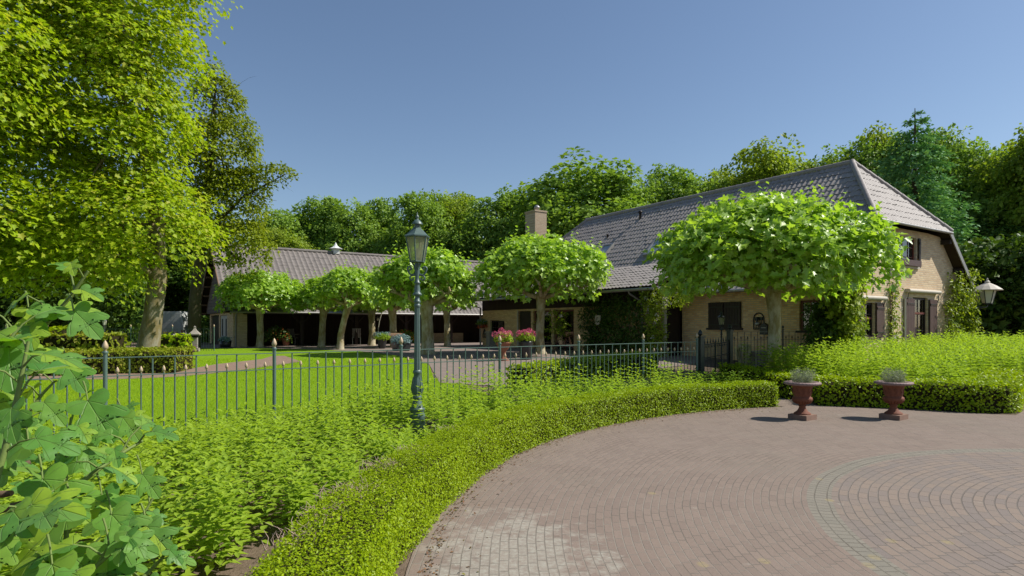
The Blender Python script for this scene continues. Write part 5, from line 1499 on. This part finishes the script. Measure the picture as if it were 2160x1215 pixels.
mb = MB(); mb.tube([(-.55,0,.62),(-.2,0,.6),(.3,0,.61),(.6,0,.63)], [.15,.17,.16,.13], 12); mb.build('log', MT['wood'], o)
for q in (-.4,.4):
    for s in (-1,1): MB().tube([(q,s*.05,.55),(q*1.1,s*.25,0)], .045, 7).build('leg', MT['wood'], o)
o = empty('red_leaved_shrub', (*pt(866, 33.0), .46), 0, 'dark red leaved shrub behind the lamp post under the barn eave', 'shrub')
ball(o, (-.3,0,.4), .65, 600, .13, 'shrubd', 8, 'foliage', L_OVAL, 1.0); ball(o, (-.3,0,.5), .68, 160, .1, 'redflower', 9, 'blossom', L_OVAL, .9)
o = empty('flowering_shrub', (*bw_(2.2, -.2, .46),), ANG, 'dark shrub with small red flowers at the left corner of the barn front', 'shrub')
ball(o, (0,0,.45), .8, 700, .12, 'ivy', 10, 'foliage', L_OVAL, 1.1); ball(o, (0,0,.5), .84, 90, .08, 'redflower', 11, 'blossom', L_OVAL, 1.0)
# standard rose before the glass doors
o = empty('rose_bush', (*pt(1172, 26.0), .46), 0, 'loose young rose bush on bare stems before the glass doors', 'shrub')
mb = MB(); rg = np.random.default_rng(12)
for q in range(5): limb(mb, (rg.normal(0,.05),rg.normal(0,.05),0), (rg.normal(0,.25),rg.normal(0,.2),1), 1.35, .018, rg, 1, .2)
mb.build('stem', MT['twig'], o)
rg = np.random.default_rng(13); C = np.stack([rg.normal(0,.26,44), rg.normal(0,.22,44), rg.uniform(.6,1.75,44)],1)
cl = Cloud(); clump_leaves(cl, rg, C, np.tile([0,-.3,1.0],(44,1)), np.full(44,.16), 16, L_OVAL, .10, .6, .6, .3); cl.build('foliage', MT['climber'], o)
heads(o, (.2,-.1,1.45), .1, 1, 'rosepale', 14, .06)
# things at the wing wall
o = empty('hanging_basket', hw(-5.72, 19.75, 1.45), ANG, 'hanging basket of blue and red flowers on the left corner of the brick wing', 'basket')
MB().lathe([(0,0),(.15,.03),(.24,.14),(.27,.24),(.2,.22)], 16).tube([(0,0,.24),(0,0,.75),(.15,0,.8)], .01, 5).build('basket', MT['twig'], o)
ball(o, (0,0,.28), .34, 260, .1, 'shrubd', 15); ball(o, (0,0,.36), .3, 110, .08, 'blueflower', 16, 'blossom'); ball(o, (-.05,-.1,.08), .33, 90, .08, 'redflower', 17, 'blossom')
o = empty('wall_ornament', hw(-5.56, 19.75, .95), ANG, 'small black pointed ornament on the brick wing below the hanging basket', 'ornament')
MB().tube([(0,-.17,0),(0,.17,0),(0,.17,.18),(0,0,.46),(0,-.17,.18),(0,-.17,0)], .03, 6).tube([(0,-.17,.18),(0,.17,.18)], .02, 6).tube([(0,0,0),(0,0,.46)],.02,6).build('frame', MT['iron_dark'], o)
o = empty('stone_pedestal', hw(-6.1, 18.2, .44), ANG, 'pale stone pedestal below the small shuttered window of the wing', 'pedestal')
MB().box((0,0,.05),(.5,.5,.1)).box((0,0,.42),(.36,.36,.66)).box((0,0,.8),(.48,.48,.1)).build('pedestal', MT['stone'], o)
o = empty('wall_sign', hw(-6.0, 9.7, 1.62), ANG, 'small cream shield shaped sign on the dark ivy wall', 'sign')
MB().prism([(-.15,.08),(0,0),(.15,.08),(.17,.42),(-.17,.42)], -.02, .02, 'x').build('board', MT['cream'], o)
MB().tube([(0,0,.42),(0,0,.62),(.3,0,.66)], .01, 5).build('hook', MT['iron_dark'], o)
# barn front things
def chair(loc, rz, label, mat):
    r = empty('garden_chair', loc, rz, label, 'chair', 'chairs before the barn')
    s = MB()
    for i in range(5): s.bx(-.25,.25,-.22+i*.09,-.22+i*.09+.07,.42,.445)
    s.build('seat', MT[mat], r)
    b = MB()
    for i in range(5): b.bar((-.2+i*.1,.22,.46),(-.2+i*.1,.34,.95),.05,.02)
    b.bar((-.25,.34,.95),(.25,.34,.95),.06,.03); b.build('backrest', MT[mat], r)
    for x in (-.23,.23):
        for y in (-.2,.22): MB().bx(x-.02,x+.02,y-.02,y+.02,0,.42).build('leg', MT[mat], r)
        MB().bx(x-.025,x+.025,-.24,.26,.62,.65).build('armrest', MT[mat], r)
    return r
chair((*pt(752, 37.0), .46), 3.4, 'grey wooden garden chair in front of the dark barn wall between two plane trunks', 'zinc')
chair((*pt(622, 36.0), .46), 2.7, 'small grey garden chair in the dark barn front, right of the leftmost plane trunk', 'zinc')
o = empty('terracotta_pot', (*pt(603, 34.6), .46), 0, 'lone terracotta pot in the dark barn front near the leftmost plane tree', 'pot')
MB().lathe(POT, 20).build('pot', MT['terra'], o); ball(o, (0,0,.48), .26, 160, .1, 'ivy', 18)
o = empty('hanging_lamp', bw_(8.2, .1, 1.88), 0, 'small pale lamp hanging from the barn eave', 'lamp')
MB().lathe([(.02,.3),(.03,.26),(.12,.2),(.12,.18)], 14).tube([(0,0,.3),(0,0,.36)], .01, 5).build('lamp_shade', MT['zinc'], o); MB().lathe([(0,.02),(.07,.06),(.08,.12),(.05,.19)], 12).build('bulb', MT['frost'], o)
o = empty('white_pole', (*pt(798, 34.0), .46), 0, 'thin bent white pole before the barn, left of the potted hydrangea', 'pole')
MB().tube([(0,0,0),(0,0,1.0),(.06,0,1.4),(.16,0,1.75),(.2,0,1.95)], .025, 7).lathe([(.05,0),(.05,.03),(0,.035)],8).build('pole', MT['cream'], o)
o = empty('barn_pot', (*bw_(-.5, -.8, .46),), 0, 'dark pot with blue flowers at the foot of the barn corner', 'potted plant')
MB().lathe([(.2,0),(.26,.03),(.3,.36),(.27,.36),(0,.33)], 18).build('pot', MT['pot'], o); ball(o, (0,0,.38), .34, 260, .1, 'blueflower', 19)
# far left yard things
o = empty('stone_lantern', (*pt(411, 27.4), .40), .3, 'pale stone lantern with pointed roof left of the barn corner', 'garden ornament')
mb = MB(); mb.box((0,0,.1),(.36,.36,.2)).box((0,0,.42),(.22,.22,.5)); mb.build('pillar', MT['stone'], o)
MB().lathe([(.3,0),(.31,.05),(.12,.2),(.05,.3),(.06,.36),(0,.42)], 4, (0,0,.78), False, PI/4).build('cap', MT['stone'], o); MB().box((0,0,.73),(.2,.2,.12)).build('light_box', MT['interior'], o)
o = empty('yard_lantern', (*pt(370, 28.2), .40), .2, 'small yellowish garden lantern with pale cap in front of the white trailer', 'garden ornament')
MB().box((0,0,.2),(.12,.12,.4)).build('post', MT['wood'], o); MB().box((0,0,.55),(.22,.22,.3)).build('body', M_plain('old_brass', (.3,.24,.06), .5, .4, .2), o); MB().lathe([(.2,0),(.2,.03),(.05,.12),(0,.16)], 4, (0,0,.7), False, PI/4).build('cap', MT['cream'], o)
o = empty('flower_bed', (*pt(388, 26.6), .42), .05, 'narrow bed of purple flowers left of the stone lantern', 'flower bed')
rg = np.random.default_rng(20); P = np.stack([rg.uniform(-.45,.45,700), rg.uniform(-.3,.3,700), rg.uniform(.05,.36,700)],1)
Cloud().add(L_OVAL, P, rnd_dirs(700,rg)+np.array([0,0,.7]), rg.uniform(.05,.09,700), None, rg).build('blossom', MT['purple'], o)
MB().bx(-.47,.47,-.33,.33,-.05,.1).build('border', MT['soffit'], o)
o = empty('white_post', (*pt(241, 29.0), .42), 0, 'short white marker post beside the small grey lamp post', 'post')
MB().box((0,0,.3),(.22,.16,.6)).prism([(-.12,.6),(.12,.6),(0,.68)],-.09,.09).build('body', MT['white'], o); MB().box((0,-.085,.46),(.14,.01,.1)).build('plate', MT['zinc'], o)
# white horse trailer
tx = pt(360, 44); tr = empty('horse_trailer', (*tx, .43), .12, 'white horse trailer parked behind the far iron fence, left of the barn', 'trailer')
mb = MB(); mb.prism([(-.84,.45),(.84,.45),(.84,1.5),(.74,2.05),(.62,2.2),(-.62,2.2),(-.74,2.05),(-.84,1.5)], 0, 3.2); mb.build('body', M_plain('trailer_white', (.5,.52,.5), .45, .4, 0, .12, 2), tr)
mb = MB(); mb.bx(-.72,.72,-.05,-.003,.5,1.45); mb.build('ramp', M_plain('trailer_ramp', (.4,.42,.42), .5, .4, 0, .1, 2), tr)
for a, b in ((-.66,-.03),(.03,.66)): MB().bx(a,b,-.03,-.003,1.5,2.05).build('top_door', M_plain('trailer_door', (.46,.48,.46), .5, .4, 0, .1, 2), tr)
for s in (-1,1):
    MB().bx(s*.8-.05,s*.8+.05,-.06,.0,.55,.85).build('tail_light', M_plain('tail_light_red', (.35,.02,.015), .3, .5), tr)
    w = MB(); w.tube([(s*.72,1.6,.32),(s*.92,1.6,.32)], .32, 20); k = w.build('wheel', MT['interior'], tr); MB().tube([(s*.925,1.6,.32),(s*.935,1.6,.32)], .17, 14).build('hub', MT['zinc'], k)
MB().bx(-.5,.5,-.06,-.051,.62,.72).build('number_plate', M_plain('plate_yellow', (.5,.38,.05), .5, .3), tr)
# pale things in the sun behind the small fence
o = empty('ornamental_grass', (*pt(1568, 19.6), ground(0,19.6)), 0, 'pale ornamental grass clump behind the dark iron fence, below the wall ornament', 'plant')
rg = np.random.default_rng(22); n = 900; a = rg.uniform(0,2*PI,n)
Cloud().add(L_BLADE, np.stack([.12*np.cos(a)*rg.random(n), .12*np.sin(a)*rg.random(n), np.zeros(n)],1), np.stack([np.cos(a),np.sin(a),np.full(n,.1)],1), rg.uniform(.45,.8,n), np.stack([np.cos(a)*(.2+.9*rg.random(n)),np.sin(a)*(.2+.9*rg.random(n)),np.ones(n)],1), rg).build('blade', M_leaf('pale_grass', [(.3,.31,.35),(.36,.36,.45),(.22,.28,.2)], .3, .6, .2))
bpy.data.objects['blade'].parent = o
o = empty('stone_bench', (*pt(1598, 20.0), ground(0,20)), ANG+.1, 'low pale stone bench behind the dark iron fence, left of the largest plane trunk', 'bench')
MB().box((0,0,.46),(1.0,.36,.09)).build('seat', MT['stone'], o)
for q in (-.36,.36): MB().box((q,0,.2),(.14,.3,.42)).build('leg', MT['stone'], o)
# ================================================================ FIG BUSH in the foreground
fig = empty('fig_bush', (-2.3, 1.9, 0), 0, 'fig bush with large lobed blue green leaves close by at the lower left', 'bush')
FO = Vector(fig.location); rg = np.random.default_rng(44)
stem = MB(Matrix.Translation(-FO)); wood = MB(Matrix.Translation(-FO))
lf = Cloud(); FP=[];FN=[];FT=[];FS=[]
SUNH = Vector((.69,.24,.68))
def fig_leaf(p, tip, size, nrmv, frm=None):
    """leaf blade at p with a petiole back to frm"""
    if frm is not None: stem.tube([frm, (Vector(frm)+Vector(p))/2+Vector((0,0,.012)), p], [.0035,.003,.0025], 5)
    FP.append(np.array(Vector(p)-FO)); FT.append(np.array(tip)); FN.append(np.array(nrmv)); FS.append(size)
def shoot_fig(pts, r0, nl, size, seed, tipsmall=True):
    pts = [W(*q) for q in pts]; n = len(pts)
    stem.tube(pts, [r0*(1-.6*i/(n-1)) for i in range(n)], 8)
    q = np.random.default_rng(seed); L = [0]
    for a, b in zip(pts[:-1], pts[1:]): L.append(L[-1]+(b-a).length)
    for i in range(nl):
        f = .22+.78*(i+.5)/nl; s = f*L[-1]; k = max(j for j in range(n-1) if L[j] <= s)
        p = pts[k].lerp(pts[k+1], (s-L[k])/(L[k+1]-L[k])); a = i*2.4+seed; up = .35+.5*f
        d = Vector((math.cos(a)+.15, math.sin(a)*.8-.25, up+q.normal(0,.2))).normalized()
        e = p + d*q.uniform(.05,.11); sz = size*(1.0 if f<.75 or not tipsmall else .72)*q.uniform(.75,1.2)
        t = Vector((d.x, d.y, -.25+.5*(f>.8)+q.normal(0,.25))); nn = Vector((.1*d.x+q.normal(0,.3), -.45+q.normal(0,.3), .9))
        fig_leaf(e, t, sz*.76, nn, p)
shoot_fig([(-60,1080,2.0),(-20,820,2.1),(70,715,2.12),(150,625,2.15),(186,572,2.16)], .011, 13, .15, 1)
shoot_fig([(-50,1150,1.7),(10,950,1.75),(40,820,1.8),(60,720,1.82)], .011, 9, .17, 2, False)
shoot_fig([(150,1300,1.9),(142,1180,1.9),(138,1080,1.95),(140,960,2.0),(150,880,2.02)], .009, 11, .155, 3)
shoot_fig([(60,1330,1.6),(150,1240,1.65),(230,1170,1.7),(300,1140,1.72)], .010, 9, .15, 4)
shoot_fig([(-50,1250,1.7),(60,1100,1.8),(180,1010,1.9),(250,960,2.0),(300,930,2.1)], .011, 12, .15, 5)
shoot_fig([(0,1150,2.2),(120,1020,2.3),(230,900,2.4),(290,880,2.45)], .010, 11, .15, 6)
shoot_fig([(-80,1150,1.5),(-10,1100,1.55),(60,1090,1.6),(120,1110,1.6)], .010, 8, .16, 7, False)
shoot_fig([(100,1300,2.2),(220,1200,2.25),(300,1090,2.35),(335,1030,2.4)], .009, 10, .14, 8)
shoot_fig([(-60,1000,2.3),(40,900,2.4),(90,830,2.5),(120,800,2.5)], .010, 9, .16, 9)
shoot_fig([(200,1330,1.8),(280,1240,1.9),(340,1180,2.0),(360,1150,2.0)], .009, 8, .13, 10)
shoot_fig([(-80,900,1.9),(-10,760,1.95),(40,690,2.0)], .010, 8, .17, 12, False)
# the few large leaves that face the viewer
for px, py, Y, s, tx in ((150,1070,1.75,.25,-.25),(60,935,1.85,.2,-.5),(20,725,1.9,.2,.3),(185,845,2.05,.2,.55),(235,1085,1.9,.17,.7),(230,1150,1.75,.17,.2),(35,1140,1.7,.17,-.8),(258,880,2.2,.13,.6),(155,655,2.1,.16,.75),(215,1045,2.0,.16,.8),(310,1110,2.0,.14,.7),(300,1000,2.3,.13,.6),(90,1010,1.8,.2,.7),(5,860,1.9,.18,.4),(140,770,2.2,.15,.6),(60,650,2.1,.15,.5),(110,1190,1.6,.18,.4)):
    p = W(px, py, Y); fig_leaf(p, (tx, -.25, -.75+.3*abs(tx)), s*.88, (tx*.25, -.75, .75), p+Vector((-.05,.05,.06)))
lf.add(L_FIG, FP, FN, np.array(FS), FT, rg); 
for pts, r in (([(-120,1030,1.8),(0,1000,1.85),(65,975,1.9)], .012), ([(-120,1100,1.7),(0,1075,1.75),(60,1060,1.8),(125,1030,1.85)], .014), ([(-80,1050,1.9),(10,1042,1.95),(25,1040,1.95)], .013), ([(-120,640,2.2),(-30,735,2.2),(20,722,2.2)], .012)):
    wood.tube([W(*q) for q in pts], [r, r*.85]+[r*.7]*(len(pts)-2), 8)
base = Vector((-2.3,1.9,0))
for q in ((-60,1080,2.0),(-50,1150,1.7),(150,1300,1.9),(60,1330,1.6),(-50,1250,1.7),(0,1150,2.2),(-80,1150,1.5),(100,1300,2.2),(-60,1000,2.3),(200,1330,1.8),(-80,900,1.9),(-120,1030,1.8),(-120,1100,1.7),(-80,1050,1.9),(-120,640,2.2)):
    e = W(*q); wood.tube([base+Vector((rg.normal(0,.05),rg.normal(0,.05),-.05)), base.lerp(e,.5)+Vector((0,0,.12)), e], [.028,.02,.012], 8)
wood.build('branch', MT['twig'], fig); stem.build('green_stem', MT['figstem'], fig); lf.tuv = L_FIG[0]; lf.build('foliage', MT['fig'], fig, True, True)

# ================================================================ LIGHT, SKY, CAMERA
AZ = Vector((.999, .05)).normalized(); EL = math.radians(47)
sd = Vector((AZ.x*math.cos(EL), AZ.y*math.cos(EL), math.sin(EL)))
L = bpy.data.lights.new('sun', 'SUN'); L.energy = 3.35; L.angle = math.radians(.53); L.color = (1.0, .95, .86)
so_ = bpy.data.objects.new('sun', L); COL.objects.link(so_); so_.rotation_euler = (-sd).to_track_quat('-Z', 'Y').to_euler()
so_.location = (20, 10, 30)
wd = bpy.data.worlds.new('World'); scene.world = wd; wd.use_nodes = True; nt = wd.node_tree
bg = nt.nodes['Background']; sky = nt.nodes.new('ShaderNodeTexSky'); sky.sky_type = 'NISHITA'; sky.sun_disc = False
sky.sun_elevation = EL; sky.sun_rotation = SUNROT = math.atan2(AZ.x, AZ.y)
sky.air_density = 1.0; sky.dust_density = .6; sky.ozone_density = 2.2; sky.altitude = 0
nt.links.new(sky.outputs[0], bg.inputs[0]); bg.inputs[1].default_value = .0625

cam = bpy.data.cameras.new('camera'); co = bpy.data.objects.new('camera', cam); COL.objects.link(co); scene.camera = co
co.location = (0, 0, EYE); co.rotation_euler = (PI/2, 0, 0)
cam.sensor_width = 36; cam.lens = 36 * FPX / 2160; cam.shift_y = (687 - 607.5) / 2160; cam.clip_end = 2000; cam.clip_start = .05
vs = scene.view_settings; vs.view_transform = 'Standard'; vs.look = 'None'; vs.exposure = .9; vs.gamma = 1
scene.cycles.max_bounces = 8; scene.cycles.transparent_max_bounces = 12
scene.cycles.use_denoising = True
